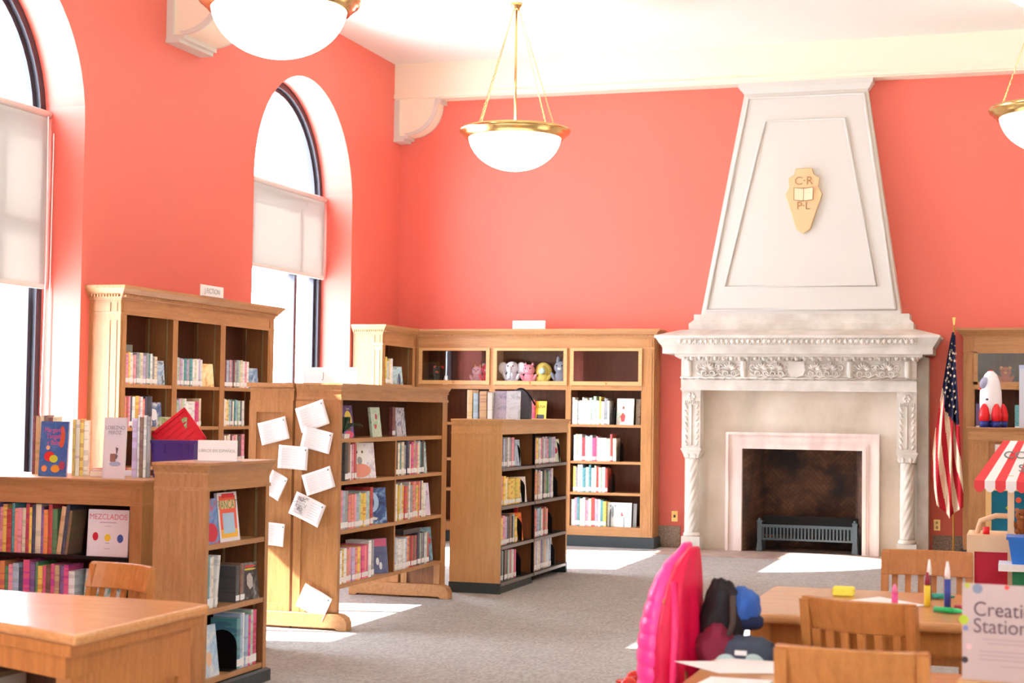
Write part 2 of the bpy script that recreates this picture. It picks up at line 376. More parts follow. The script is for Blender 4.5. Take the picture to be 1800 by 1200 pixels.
# windows
def window(i, c, xa, d):
    root = bpy.data.objects.new('window_%d' % i, None); COL.objects.link(root); struct(root)
    x0 = xa+d*.35; x1 = xa+d*.47
    def band(r0, r1, xs, xe):
        b = MB(); N = 28; out = []; inn = []
        out = [(c-r0, SILL)]+[(c-r0*math.cos(PI*k/N), SPR+r0*math.sin(PI*k/N)) for k in range(N+1)]+[(c+r0, SILL)]
        inn = [(c-r1, SILL)]+[(c-r1*math.cos(PI*k/N), SPR+r1*math.sin(PI*k/N)) for k in range(N+1)]+[(c+r1, SILL)]
        for k in range(len(out)-1):
            vs = [(x, *p) for x in (xs, xe) for p in (out[k], out[k+1], inn[k+1], inn[k])]
            b.add(vs, [(0, 1, 2, 3), (7, 6, 5, 4), (0, 4, 5, 1), (1, 5, 6, 2), (2, 6, 7, 3), (3, 7, 4, 0)])
        return b
    b = band(HWD+.01, HWD-.07, x0, x1); b2 = band(HWD-.05, HWD-.115, xa+d*.39, xa+d*.45)
    b.add(b2.v, b2.f)
    lo, hi = min(x0, x1), max(x0, x1)
    b.box(lo, c-HWD, SILL, hi, c+HWD, SILL+.07)
    b.box(lo+.01, c-HWD, SPR-.05, hi-.01, c+HWD, SPR+.05)
    for yy in (c-HWD+.6, c+HWD-.6): b.box(lo+.02, yy-.03, SILL, hi-.02, yy+.03, SPR)
    b.box(lo+.02, c-HWD, 2.86, hi-.02, c+HWD, 2.93)
    o = b.build('window_frame', FRAMEM, root)
    b = MB(); xg = xa+d*.42; N = 28
    pts = [(c-HWD+.08, SILL+.05)]+[(c-(HWD-.08)*math.cos(PI*k/N), SPR+(HWD-.08)*math.sin(PI*k/N)) for k in range(N+1)]+[(c+HWD-.08, SILL+.05)]
    b.add([(xg, *p) for p in pts], [tuple(range(len(pts)))]); b.build('glass', GLASS, root)
    if d < 0:
        MB().box(xa-.35, c-HWD, SILL-.04, xa+.04, c+HWD, SILL).build('window_sill', WHITE, root)
for i, c in enumerate(WIN):
    window(i+1, c, XL, -1)
for i, c in enumerate([-.77]):  # unseen window added on this side to supply fill light
    window(i+4, c, XR, 1)
for c, z0, lab in ((WIN[1], 2.39, 'white roller blind half down in the tall arched window, with hanging bead chain'), (WIN[2], 2.885, 'shorter white roller blind in the arched window nearer the room corner'),):
    b = thing('roller_blind', lab, 'blind', (XL-.315, c, 0))
    MB().box(-.002, -HWD+.03, z0, .002, HWD-.03, 3.72).build('fabric', BLIND, b)
    MB().tube([(0, -HWD+.01, 3.73), (0, HWD-.01, 3.73)], .028, 12).build('roller', WHITE, b)
    MB().box(-.012, -HWD+.03, z0-.025, .012, HWD-.03, z0+.01).build('bottom_rail', WHITE, b)
    if c == WIN[1]:
        ch = []
        for k in range(40):
            t = k/39; ch.append((.05, HWD-.10+.018*math.sin(t*PI), 3.7-2.35*t) if k < 39 else (.05, HWD-.08, 1.35))
        ch += [(.05, HWD-.06, 1.33), (.05, HWD-.03, 1.35)]+[(.05, HWD-.02, 1.38+k*.2) for k in range(12)]
        MB().tube(ch, .005, 6).build('bead_chain', LABEL, b)

# ------------------------------------------------------------------ bookcases
def cornice(b, x0, x1, y0, y1, z0, h, over, lip=True, dent=False):
    """stacked tapered layers with mitred corners; y0 = front"""
    o = over
    b.frust((x0-.008, y0-.008, x1+.008, y1), (x0-.008, y0-.008, x1+.008, y1), z0, z0+h*.16)
    b.frust((x0-o*.2, y0-o*.2, x1+o*.2, y1), (x0-o*.45, y0-o*.45, x1+o*.45, y1), z0+h*.16, z0+h*.42)
    b.frust((x0-o*.5, y0-o*.5, x1+o*.5, y1), (x0-o*.9, y0-o*.9, x1+o*.9, y1), z0+h*.42, z0+h*.78)
    b.frust((x0-o, y0-o, x1+o, y1), (x0-o, y0-o, x1+o, y1), z0+h*.78, z0+h)
    if dent:
        n = int((x1-x0)/.024)
        for k in range(n):
            xx = x0+(x1-x0)*k/n; b.box(xx, y0-o*.5-.006, z0+h*.2, xx+.012, y0-o*.3, z0+h*.36)
        n = int((y1-y0)/.024)
        for k in range(n):
            yy = y0+(y1-y0)*k/n; b.box(x0-o*.5-.006, yy, z0+h*.2, x0-o*.3, yy+.012, z0+h*.36)
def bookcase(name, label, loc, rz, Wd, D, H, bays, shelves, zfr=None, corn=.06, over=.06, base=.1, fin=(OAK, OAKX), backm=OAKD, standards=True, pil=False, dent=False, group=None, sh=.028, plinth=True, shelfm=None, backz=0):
    t = thing(name, label, 'bookcase', loc, rz, group); A, B = fin
    zt = H-corn; zfr = zfr or zt-.12
    wl = bays[0][0]; wr = Wd-bays[-1][1]
    zb = base
    for x0, x1, s in ((0, wl, -1), (Wd-wr, Wd, 1)):
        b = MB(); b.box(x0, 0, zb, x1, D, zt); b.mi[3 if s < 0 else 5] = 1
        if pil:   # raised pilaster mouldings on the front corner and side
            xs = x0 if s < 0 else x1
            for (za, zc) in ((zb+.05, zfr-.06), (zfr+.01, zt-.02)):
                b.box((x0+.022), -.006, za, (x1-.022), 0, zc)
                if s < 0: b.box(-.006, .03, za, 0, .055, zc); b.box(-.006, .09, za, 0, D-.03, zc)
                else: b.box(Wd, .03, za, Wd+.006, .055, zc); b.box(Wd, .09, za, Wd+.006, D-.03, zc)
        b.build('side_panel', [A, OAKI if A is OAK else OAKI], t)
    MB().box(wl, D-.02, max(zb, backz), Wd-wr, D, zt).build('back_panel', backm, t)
    b = MB(); b.box(wl, 0, zfr, Wd-wr, .03, zt)
    b.box(-.006, -.006, zfr-.012, Wd+.006, 0, zfr+.006); b.box(-.006, 0, zfr-.012, 0, D, zfr+.006); b.box(Wd, 0, zfr-.012, Wd+.006, D, zfr+.006)
    b.build('frieze', B, t)
    b = MB(); cornice(b, 0, Wd, 0, D, zt, corn, over, dent=dent); b.build('cornice', B, t)
    if plinth and base > .02:
        b = MB(); b.box(-.02, -.02, 0, Wd+.02, D, base-.01); b.frust((-.02, -.02, Wd+.02, D), (-.005, -.005, Wd+.005, D), base-.01, base); b.build('plinth', SLATE, t)
    for i in range(len(bays)-1):
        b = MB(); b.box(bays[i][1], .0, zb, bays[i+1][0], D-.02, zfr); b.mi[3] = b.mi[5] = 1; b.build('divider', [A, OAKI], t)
    for i, (x0, x1) in enumerate(bays):
        zs = shelves[i] if isinstance(shelves[0], (list, tuple)) else shelves
        for z in zs: MB().box(x0, .004, z-sh, x1, D-.02, z).build('shelf', shelfm or B, t)
        if standards:
            b = MB()
            for xx in (x0, x1-.004):
                for yy in (.05, D-.06): b.box(xx, yy, zb+.1, xx+.004, yy+.012, zfr)
            b.box((x0+x1)/2-.004, D-.026, zb+.1, (x0+x1)/2+.004, D-.02, zfr)
            b.build('shelf_standard', plain('standard_metal', (170, 150, 110), .4, .7), t)
    t['D'] = D
    return t
R90 = PI/2
JF = bookcase('bookcase', 'tall oak bookcase against the window wall with the J FICTION sign on top', (-6.68, 10.93, 0), R90, 2.67, .28, 2.40,
              [(.09, .81), (.89, 1.63), (1.72, 2.55)], [1.64, 1.30, .985, .67, .35, .12], zfr=2.19, corn=.11, over=.075, pil=True, dent=True)
AI = bookcase('bookcase', 'freestanding double-sided oak bookcase on end feet with papers taped to its end', (-4.36, 9.90, 0), R90, 2.08, .325, 1.64,
              [(.03, 1.97)], [1.27], zfr=1.54, corn=.05, over=.02, base=.0, standards=False, backz=.27)
SH = bookcase('bookcase', 'short light oak bookcase with black metal shelves and black base', (-4.02, 12.33, 0), R90, 1.97, .43, 1.40,
              [(.02, .915), (.935, 1.93)], [1.01, .70, .38, .09], zfr=1.29, corn=.045, over=.02, base=.085, fin=(OAKL, OAKLX), backm=OAKD, standards=False, shelfm=BLACKM, sh=.02, plinth=False)
PC = bookcase('bookcase', 'long oak wall bookcase with three glass-doored compartments and the PICTURE BOOKS sign', (-6.60, 17.07, 0), 0, 2.76, .30, 2.375,
              [(.05, .88), (.95, 1.77), (1.83, 2.62)], [1.74, 1.33, .93, .59, .22], zfr=2.17, corn=.095, over=.07, base=.12, pil=True, dent=True, standards=False)
CO = bookcase('bookcase', 'narrow end of an oak bookcase on the window wall meeting the corner', (-6.60, 16.06, 0), R90, 0.99, .345, 2.375,
              [(.08, .90)], [1.74, 1.33, .93, .59, .22], zfr=2.17, corn=.095, over=.06, base=.12, pil=True, dent=True)
RC = bookcase('bookcase', 'oak wall bookcase behind the flag, with toys on its upper shelf', (-.61, 17.07, 0), 0, 2.2, .30, 2.375,
              [(.11, 1.05), (1.13, 2.1)], [1.78, 1.33, .93, .59, .22], zfr=2.15, corn=.095, over=.07, base=.12, pil=True, standards=False)
AC = bookcase('bookcase', 'low oak bookcase of picture books facing the desk, Spanish titles on top', (-7.0, 8.35, 0), 0, 2.07, .62, 1.035,
              [(.06, 1.99)], [.58, .25], zfr=.895, corn=.05, over=.02, base=.06, shelfm=BLACKM, sh=.02)
BC = bookcase('bookcase', 'small dark-topped oak bookcase end with a white sign, beside the desk', (-3.92, 7.26, 0), R90, .70, .30, 1.19,
              [(.03, .66)], [.775, .45, .10], zfr=1.06, corn=.06, over=.03, base=.07, sh=.025)
# inner bottom rail for wall cases
for c, wd in ((PC, 2.76), (RC, 2.2), (CO, .99), (JF, 2.67)):
    MB().box(.05, 0.001, .12, wd-.05, .02, .215).build('bottom_rail', OAKX, c)
# low ledge behind the small bookcase which carries the purple bin
t = bookcase('bookcase', 'low oak ledge behind the small bookcase, under the purple bin', (-4.905, 8.62, 0), 0, .41, .42, 1.035, [(.03, .38)], [.5], zfr=.93, corn=.05, over=.0, base=.06, standards=False)
# aisle case: lower bays, feet, back-to-back twin
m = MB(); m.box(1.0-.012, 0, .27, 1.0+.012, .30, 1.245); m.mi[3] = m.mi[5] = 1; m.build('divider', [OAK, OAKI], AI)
for z in (.985, .655, .295):
    for x0, x1 in ((.03, .988), (1.012, 1.97)): MB().box(x0, 0, z-.025, x1, .3, z).build('shelf', OAKX, AI)
# second face of the double-sided unit (shares the same body)
m = MB(); m.box(0, .345, 0, .03, .67, 1.59); m.build('side_panel', OAK, AI)
m = MB(); m.box(1.97, .345, 0, 2.08, .67, 1.59); m.build('side_panel', OAK, AI)
m = MB(); m.box(.03, .326, .27, 1.97, .335, 1.59); m.build('back_panel', OAK, AI)
MB().box(.03, .336, 1.245, 1.97, .66, 1.27).build('shelf', OAKX, AI)
m = MB(); cornice(m, 0, 2.08, .345, .67, 1.59, .05, .0); m.box(-.02, .345, 1.61, 2.1, .69, 1.64); m.box(.03, .64, 1.52, 1.97, .67, 1.59); m.build('cornice', OAKX, AI)
m = MB()
for y0, y1 in ((.0, .325), (.345, .67)):    # raised stiles and rails on the near end
    m.box(-.014, y0, .112, 0, y0+.055, 1.52); m.box(-.014, y1-.055, .112, 0, y1, 1.52); m.box(-.013, y0+.055, 1.44, 0, y1-.055, 1.52); m.box(-.013, y0+.055, .112, 0, y1-.055, .16)
m.build('panel_stile', OAK, AI)
m = MB()
for y0, y1 in ((.0, .325), (.345, .67)):
    m.box(1.955, y0+.001, .112, 1.9699, y0+.05, .265); m.box(1.955, y1-.05, .112, 1.9699, y1, .265)
m.build('panel_stile', OAK, AI)
for x0 in (-.04, 1.93):
    p = [(-.085, .0), (-.085, .05), (-.07, .085), (-.035, .105), (0, .11), (.67, .11), (.705, .105), (.74, .085), (.755, .05), (.755, .0), (.70, -.0), (.68, .015), (0, .015), (-.02, 0)]
    m = MB(); m.prism([(a, b) for a, b in p], 'x', x0, x0+.09); m.build('foot', OAKX, AI, bevel=.004)
# short shelf black base and central post
m = MB(); m.box(-.004, -.004, 0, .02, .434, .085); m.box(1.93, -.004, 0, 1.974, .434, .09); m.box(.02, .01, 0, .925, .03, .085); m.box(.02, .40, 0, 1.93, .43, .085); m.build('base_kick', SLATE, SH)
m = MB(); m.box(.914, .0, .03, .936, .02, 1.29); m.build('shelf_post', BLACKM, SH)
for x0, x1 in ((.02, .915), (.935, 1.93)):
    for z in (1.01, .70, .38, .09):
        MB().box(x0, -.006, z-.028, x1, .004, z-.004).build('shelf_lip', plain('grey_lip', (150, 142, 136), .35, .6), SH)
# glass doors of the picture-book case
for k, (x0, x1) in enumerate(((.04, .885), (.93, 1.785), (1.82, 2.63))):
    d = MB(); d.box(x0, -.022, 1.755, x1, .0, 1.80); d.box(x0, -.022, 2.135, x1, 0, 2.165); d.box(x0, -.022, 1.80, x0+.04, 0, 2.135); d.box(x1-.04, -.022, 1.80, x1, 0, 2.135)
    o = d.build('glass_door', OAKLX, PC)
    g = MB(); g.add([(x0+.04, -.012, 1.80), (x1-.04, -.012, 1.80), (x1-.04, -.012, 2.135), (x0+.04, -.012, 2.135)], [(0, 1, 2, 3)]); g.build('pane', GLASSC, o)
    k_ = MB(); k_.ell(((x0+x1)/2, -.03, 1.778), (.012, .012, .012)); k_.build('knob', BRASS, o)
    MB().box(x0, -.004, 1.705, x1, .01, 1.752).build('rail', OAKX, PC)
for k, (x0, x1) in enumerate(((.10, 1.06),)):
    d = MB(); d.box(x0, -.022, 1.755, x1, .0, 1.83); d.box(x0, -.022, 2.12, x1, 0, 2.15); d.box(x0, -.022, 1.80, x0+.04, 0, 2.135)
    o = d.build('glass_door', OAKX, RC)
    g = MB(); g.add([(x0+.04, -.012, 1.80), (x1-.04, -.012, 1.80), (x1-.04, -.012, 2.135), (x0+.04, -.012, 2.135)], [(0, 1, 2, 3)]); g.build('pane', GLASSC, o)
    MB().ell((.52, -.03, 1.79), (.012, .012, .012)).build('knob', BRASS, o)

# ------------------------------------------------------------------ books
PAL = {'white': (238, 238, 236), 'cream': (240, 226, 196), 'pale blue': (176, 200, 224), 'blue': (70, 110, 176), 'navy': (38, 48, 88), 'teal': (70, 150, 158), 'pale green': (176, 208, 182),
       'green': (66, 136, 84), 'red': (198, 44, 48), 'pink': (238, 150, 170), 'hot pink': (226, 70, 130), 'orange': (236, 138, 62), 'yellow': (242, 208, 84), 'purple': (122, 82, 150), 'lilac': (196, 178, 214),
       'brown': (128, 84, 56), 'grey': (150, 152, 156), 'black': (34, 32, 38), 'tan': (212, 176, 128), 'maroon': (120, 38, 50), 'salmon': (240, 140, 120)}
PASTEL = ['white', 'cream', 'pale blue', 'white', 'pale green', 'lilac', 'pink', 'white', 'grey', 'yellow', 'cream', 'pale blue', 'red', 'white', 'teal']
MIXED = ['grey', 'pale blue', 'lilac', 'white', 'navy', 'red', 'pink', 'green', 'yellow', 'brown', 'purple', 'orange', 'white', 'hot pink', 'teal', 'tan', 'cream', 'black']
WARM = ['red', 'tan', 'pink', 'cream', 'orange', 'hot pink', 'green', 'brown', 'white', 'salmon', 'navy', 'maroon', 'yellow', 'pale blue', 'teal', 'purple']
protos = []
for th in (.010, .018, .030):
    b = MB(); c = .0025
    b.box(0, .0, 0, c, .2, .25); b.box(th-c, 0, 0, th, .2, .25)
    b.prism([(0, 0), (th*.25, -.0025), (th*.75, -.0025), (th, 0), (th-c, .003), (c, .003)], 'z', 0, .25)
    me = b.mesh('book', BOOKM)
    pg = MB().box(c, .003, .004, th-c, .194, .246).mesh('page_block', PAGES)
    lb = MB().box(.0002, -.0034, .012, th-.0002, -.0025, .048).mesh('spine_label', LABEL)
    protos.append((th, me, pg, lb))
mass = {'v': [], 'f': [], 'c': [], 'm': []}
ORD = 'first second third fourth fifth sixth seventh eighth ninth tenth eleventh twelfth thirteenth fourteenth fifteenth sixteenth seventeenth eighteenth nineteenth twentieth'.split()
ORD += ['twenty-'+o for o in ORD[:9]]+['thirtieth']+['thirty-'+o for o in ORD[:9]]
NB = [0]
def place_book(case, x, z, th, h, d, colname, label, group, lean=0, setback=.02, lab=True, bulk=False):
    p = min(protos, key=lambda q: abs(q[0]-th))
    M = case.matrix_basis if False else Matrix.Translation(case.location) @ Matrix.Rotation(case.rotation_euler.z, 4, 'Z')
    L = M @ Matrix.Translation((x, setback, z+abs(math.sin(lean))*th*(1 if lean > 0 else 0))) @ Matrix.Rotation(lean, 4, 'Y')
    o = bpy.data.objects.new('book', p[1]); COL.objects.link(o)
    S = Matrix.Diagonal((th/p[0], d/.2, h/.25, 1)); o.matrix_world = L @ S
    if bulk:
        bpy.data.objects.remove(o); r = random.Random(NB[0]); NB[0] += 1
        for mi, me in enumerate(p[1:] if lab else p[1:3]):
            base = len(mass['v']); mass['v'] += [tuple(L @ S @ v.co) for v in me.vertices]
            for f in me.polygons: mass['f'].append([base+k for k in f.vertices]); mass['m'].append(mi); mass['c'].append((*[q_*.92+.06 for q_ in srgb(PAL[colname])], r.random()))
        return
    r = random.Random(hash((round(x, 3), round(z, 3), label)) if False else NB[0]); NB[0] += 1
    c = srgb(PAL[colname]); k = r.uniform(.86, 1.12)
    o.color = (min(1, c[0]*k*.92+.06), min(1, c[1]*k*.92+.06), min(1, c[2]*k*.92+.06), 1)
    tag(o, label, 'book', group)
    g = bpy.data.objects.new('page_block', p[2]); COL.objects.link(g); g.parent = o
    if lab:
        g = bpy.data.objects.new('spine_label', p[3]); COL.objects.link(g); g.parent = o
    return o
def row(case, x, z, n, th, h, seed, place, pal=MIXED, end='near', d=.18, hv=.12, runs=(), setback=.02, lab=True, lean_from=None, hmax=None, group=None, bulk=False):
    r = random.Random(seed); last = None
    for i in range(n):
        w = th*r.uniform(.65, 1.4); hh = h*1.06*(1+r.uniform(-hv, hv))
        if hmax: hh = min(hh, hmax)
        cn = r.choice(pal)
        while cn == last: cn = r.choice(pal)
        last = cn
        for a, b2, cc in runs:
            if a <= i < b2: cn = cc; hh = h*.98
        ln = 0
        if lean_from is not None and i >= lean_from: ln = math.radians(7)
        place_book(case, x, z, w, hh, d*r.uniform(.85, 1.08), cn, f'{cn} book, {ORD[i]} from the {end} end, {place}', group or 'books on the '+place, lean=ln, setback=setback+r.uniform(0, .012), lab=lab, bulk=bulk)
        x += w+.0012
    return x
def facebook(case, x, z, w, h, art, label, title=None, tcol=None, tsize=.03, ty=.8, tz=None, yaw=0, t=.014, setback=.05, blobs=(), tsx=1, lines=(), world=None, lean=-.12, back=0):
    """a picture book standing with its cover facing out; blobs = flat printed shapes (cx, cz, rx, rz, colour)"""
    if world: M = Matrix.Translation(world) @ Matrix.Rotation(yaw, 4, 'Z')
    else: M = Matrix.Translation(case.location) @ Matrix.Rotation(case.rotation_euler.z, 4, 'Z') @ Matrix.Translation((x, setback, z)) @ Matrix.Rotation(yaw, 4, 'Z')
    M = M @ Matrix.Rotation(lean, 4, 'X')
    b = MB(); b.box(0, 0, 0, w, .002, h, 0); b.box(0, t-.002, 0, w, t, h, 0); b.box(0, 0, 0, .003, t, h, 0); b.box(.003, .002, .003, w-.002, t-.002, h-.003, 1)
    am = art if not isinstance(art, (tuple, list)) else artmat('cover_art_%d' % len(MATS), art, 14)
    o = b.build('picture_book', [am, PAGES]); o.matrix_world = M
    tag(o, label.replace(' standing ', ' ') if len(label.split()) > 16 else label, 'book')
    for i, bl in enumerate(blobs):
        cx, cz, rx, rz, col = bl[:5]; N = bl[5] if len(bl) > 5 else 20
        o4 = PI/4 if N == 4 else .4; k4 = 1.41 if N == 4 else 1; q = MB(); q.prism([(cx*w+rx*k4*w*math.cos(2*PI*k/N+o4), cz*h+rz*k4*w*math.sin(2*PI*k/N+o4)) for k in range(N)], 'y', -.0004-.0002*i, 0)
        q.build('cover_picture', plain('print_%d_%d_%d' % col, col, .4), o)
    if title:
        for i, ln in enumerate(title if isinstance(title, (list, tuple)) else [title]):
            text('cover_title', ln, tsize*h/.25, plain('print_%d_%d_%d' % tcol, tcol, .4), o, (w/2, -.0018, ty*h-i*tsize*h/.25*.95), ext=.0002, sx=tsx)
    for (zz, ww, col) in lines:
        MB().box(w*(.5-ww/2), -.0012, zz*h, w*(.5+ww/2), 0, zz*h+h*.012).build('cover_text_line', plain('print_%d_%d_%d' % col, col, .4), o)
    return o
def bookend(case, x, z, place):
    M = Matrix.Translation(case.location) @ Matrix.Rotation(case.rotation_euler.z, 4, 'Z') @ Matrix.Translation((x, .02, z))
    pts = [(0, 0), (.17, 0), (.17, .12)]+[(.085+.085*math.cos(k*PI/10), .12+.085*math.sin(k*PI/10)) for k in range(1, 10)]+[(0, .12)]
    b = MB(); b.prism(pts, 'x', 0, .003); b.box(0, 0, .0, -.08, .12, .002)
    o = b.build('bookend', BLACKM); o.matrix_world = M; tag(o, 'black metal bookend '+place, 'bookend', 'black metal bookends'); return o
# J FICTION case
P1 = 'top shelf of the tall J FICTION bookcase'
x = row(JF, .10, 1.64, 15, 0.033, 0.226, 1, 'top row, first bay, J FICTION case', PASTEL, hv=.06)
facebook(JF, x+.01, 1.64, .13, .20, [(120, 150, 190), (190, 205, 220), (70, 80, 100)], 'pale blue book turned cover-out ending the top row, first bay of the J FICTION bookcase', yaw=-.5, setback=.09)
b = MB(); b.box(0, 0, 0, .36, .012, .32); o = b.build('board_book', plain('grey_board', (158, 166, 160), .4), bevel=.004)
o.matrix_world = Matrix.Translation((-6.68-.20, 10.93+.16, 1.64)) @ Matrix.Rotation(R90, 4, 'Z')
for (q, col) in (((.12, .25), (150, 80, 50)), ((.19, .255), (190, 60, 60)), ((.28, .255), (190, 150, 120))):
    MB().prism([(q[0]+.02*math.cos(k), q[1]+.018*math.sin(k)) for k in range(6)], 'y', -.001, 0).build('cover_picture', plain('print_%d_%d_%d' % col, col, .4), o)
tag(o, 'large grey board book standing behind the top row, first bay of J FICTION bookcase', 'book')
x = row(JF, .90, 1.64, 14, 0.030, 0.215, 2, 'top row, middle bay, J FICTION case', PASTEL, hv=.04)
facebook(JF, x+.01, 1.64, .20, .20, [(250, 240, 200), (250, 226, 160), (232, 170, 110)], 'yellow and white book cover-out in the top row, middle bay, J FICTION bookcase', yaw=-.35, setback=.09)
x = row(JF, 1.73, 1.64, 14, 0.033, 0.226, 3, 'top row, third bay, J FICTION case', ['grey', 'white', 'cream', 'pale green', 'pink', 'white', 'grey', 'maroon', 'pale blue'], hv=.05)
facebook(JF, x+.02, 1.64, .17, .185, [(90, 120, 160), (150, 175, 205), (210, 220, 230)], 'blue patterned book cover-out in the top row, third bay, J FICTION bookcase', yaw=-.4, setback=.08)
x = row(JF, .10, 1.30, 13, 0.035, 0.226, 4, 'second row, first bay, J FICTION case', ['salmon', 'red', 'white', 'pale green', 'pink', 'navy', 'pink', 'white', 'yellow', 'salmon', 'black'], hv=.06)
facebook(JF, x+.01, 1.30, .16, .20, [(60, 80, 120), (90, 110, 150), (220, 220, 225)], 'dark blue book with a white figure cover-out, second row, first bay, J FICTION', yaw=-.4, setback=.08, blobs=[(.5, .5, .22, .3, (225, 225, 230))])
x = row(JF, .90, 1.30, 12, 0.037, 0.215, 5, 'second row, middle bay, J FICTION case', ['pink', 'white', 'pale green', 'lilac', 'white', 'cream', 'tan', 'pink'], hv=.05, runs=((6, 9, 'white'), (9, 11, 'hot pink')))
x = row(JF, 1.73, 1.30, 12, 0.037, 0.220, 6, 'second row, third bay, J FICTION case', ['teal', 'pale blue', 'white', 'navy', 'pale green', 'cream', 'yellow', 'white'], hv=.05)
x = row(JF, .90, .985, 8, 0.043, 0.231, 7, 'third row, middle bay, J FICTION case', PASTEL, hv=.05, bulk=True)
facebook(JF, x+.01, .985, .17, .20, [(80, 120, 120), (190, 200, 200), (220, 220, 225)], 'grey-green book cover-out in the third row, middle bay, J FICTION bookcase', yaw=-.4, setback=.08)
x = row(JF, 1.73, .985, 12, 0.037, 0.220, 8, 'third row, third bay, J FICTION case', ['white', 'pink', 'black', 'white', 'maroon', 'pale blue', 'cream'], hv=.05, bulk=True)
x = row(JF, 1.95, .67, 5, 0.043, 0.220, 9, 'fourth row, third bay, J FICTION case', ['white', 'navy', 'black', 'pink', 'red'], hv=.05, bulk=True)
# low Spanish case (facing the desk)
bpy.context.view_layer.update()
x = row(AC, 1.03, .58, 20, .0275, .265, 11, 'upper shelf, low case by the desk', WARM, end='desk-side', hv=.11, lab=False, hmax=.295, lean_from=17)
x = row(AC, 1.03, .25, 18, .031, .25, 12, 'lower shelf, low case by the desk', WARM, end='desk-side', hv=.12, lab=False, hmax=.29)
facebook(AC, 1.685, .58, .275, .275, plain('cover_white', (236, 232, 240), .35), 'white square picture book titled MEZCLADOS with three coloured figures', 'MEZCLADOS', (222, 120, 140), tsize=.042, ty=.84, setback=.03, t=.012, lean=-.05,
         blobs=[(.2, .42, .07, .09, (200, 40, 60)), (.5, .40, .075, .08, (240, 205, 60)), (.81, .39, .075, .09, (60, 90, 170))], lines=[(.72, .4, (150, 120, 170)), (.64, .16, (190, 180, 200)), (.28, .1, (150, 150, 160)), (.16, .14, (180, 180, 190))], tsx=.95)
facebook(AC, 1.66, .25, .24, .25, [(60, 150, 150), (220, 230, 225), (90, 60, 60)], 'teal and white picture book cover-out on the lower shelf under MEZCLADOS', setback=.04)
# on top of the low case: left group, fairy book, flat book, wolf book
def wloc(x, y): return (x+7.0, y-8.35)
TG = bpy.data.objects.new('t', None); TG.location = (-5.93, 8.70, 0); TG.rotation_euler = (0, 0, .42)
row(TG, 0, 1.035, 6, .021, .34, 13, 'group on the low case beside the window', ['tan', 'maroon', 'cream', 'brown', 'tan'], end='window', lab=False, hv=.03, d=.2)
facebook(AC, wloc(-5.755, 8.5)[0], 1.035, .195, .335, [(52, 96, 170), (60, 110, 180), (84, 130, 195)], 'blue picture book with a flying red fairy, standing cover-out on the low bookcase', ['Margarita', 'Tangala', 'y Baby'], (224, 96, 140), tsize=.030, ty=.84, setback=wloc(0, 8.52)[1], lean=-.06, tsx=.9,
         blobs=[(.78, .72, .11, .34, (214, 96, 60)), (.66, .77, .08, .28, (56, 100, 172)), (.36, .36, .19, .16, (220, 50, 50)), (.52, .32, .15, .12, (200, 214, 70)), (.3, .52, .07, .07, (240, 190, 150)), (.2, .14, .10, .10, (236, 150, 90)), (.6, .14, .16, .12, (226, 160, 60)), (.83, .2, .11, .14, (160, 60, 90))])
TG = bpy.data.objects.new('t', None); TG.location = (-5.60, 8.64, 0); TG.rotation_euler = (0, 0, .50)
row(TG, 0, 1.035, 4, .022, .325, 14, 'group behind the blue fairy book', ['tan', 'yellow', 'cream', 'green'], end='window', lab=False, hv=.02, d=.2)
m = MB(); m.box(0, 0, 0, .14, .2, .014, 0); m.box(.002, -.001, .002, .139, .2, .012, 1)
o = m.build('book', [plain('red_cover', (190, 50, 80), .4), PAGES]); o.matrix_world = Matrix.Translation((-5.47, 8.66, 1.069)) @ Matrix.Rotation(.1, 4, 'Z'); tag(o, 'red book lying flat on another book on the low bookcase', 'book')
m = MB(); m.box(0, 0, 0, .16, .22, .032, 0); m.box(.002, -.001, .004, .159, .2, .028, 1)
o = m.build('book', [plain('cream_cover', (236, 226, 226), .4), PAGES]); o.matrix_world = Matrix.Translation((-5.48, 8.66, 1.036)); tag(o, 'white book lying flat under the red one on the low bookcase', 'book')
facebook(AC, wloc(-5.285, 0)[0], 1.035, .15, .365, plain('cover_pale', (226, 226, 236), .35), 'tall white picture book titled LOBEZNO with a small wolf, on the low bookcase', ['LOBEZNO', 'FEROZ'], (130, 130, 148), tsize=.021, ty=.83, setback=wloc(0, 8.48)[1], t=.012, lean=-.05, tsx=.95,
         blobs=[(.5, .36, .2, .12, (120, 112, 130), 5), (.62, .46, .07, .22, (96, 88, 104), 3), (.56, .24, .26, .10, (170, 186, 220)), (.45, .34, .12, .16, (150, 110, 100), 4)])
TG = bpy.data.objects.new('t', None); TG.location = (-5.17, 8.62, 0); TG.rotation_euler = (0, 0, .50)
row(TG, 0, 1.035, 5, .022, .35, 15, 'group behind the LOBEZNO book', ['lilac', 'white', 'brown', 'grey', 'navy'], end='window', lab=False, hv=.03, d=.2)
facebook(AC, wloc(-5.14, 0)[0], 1.035, .20, .37, [(240, 236, 230), (150, 200, 130), (226, 60, 50)], 'green and white picture book standing behind the wolf book, partly behind the bin', setback=wloc(0, 8.86)[1], lean=-.04)
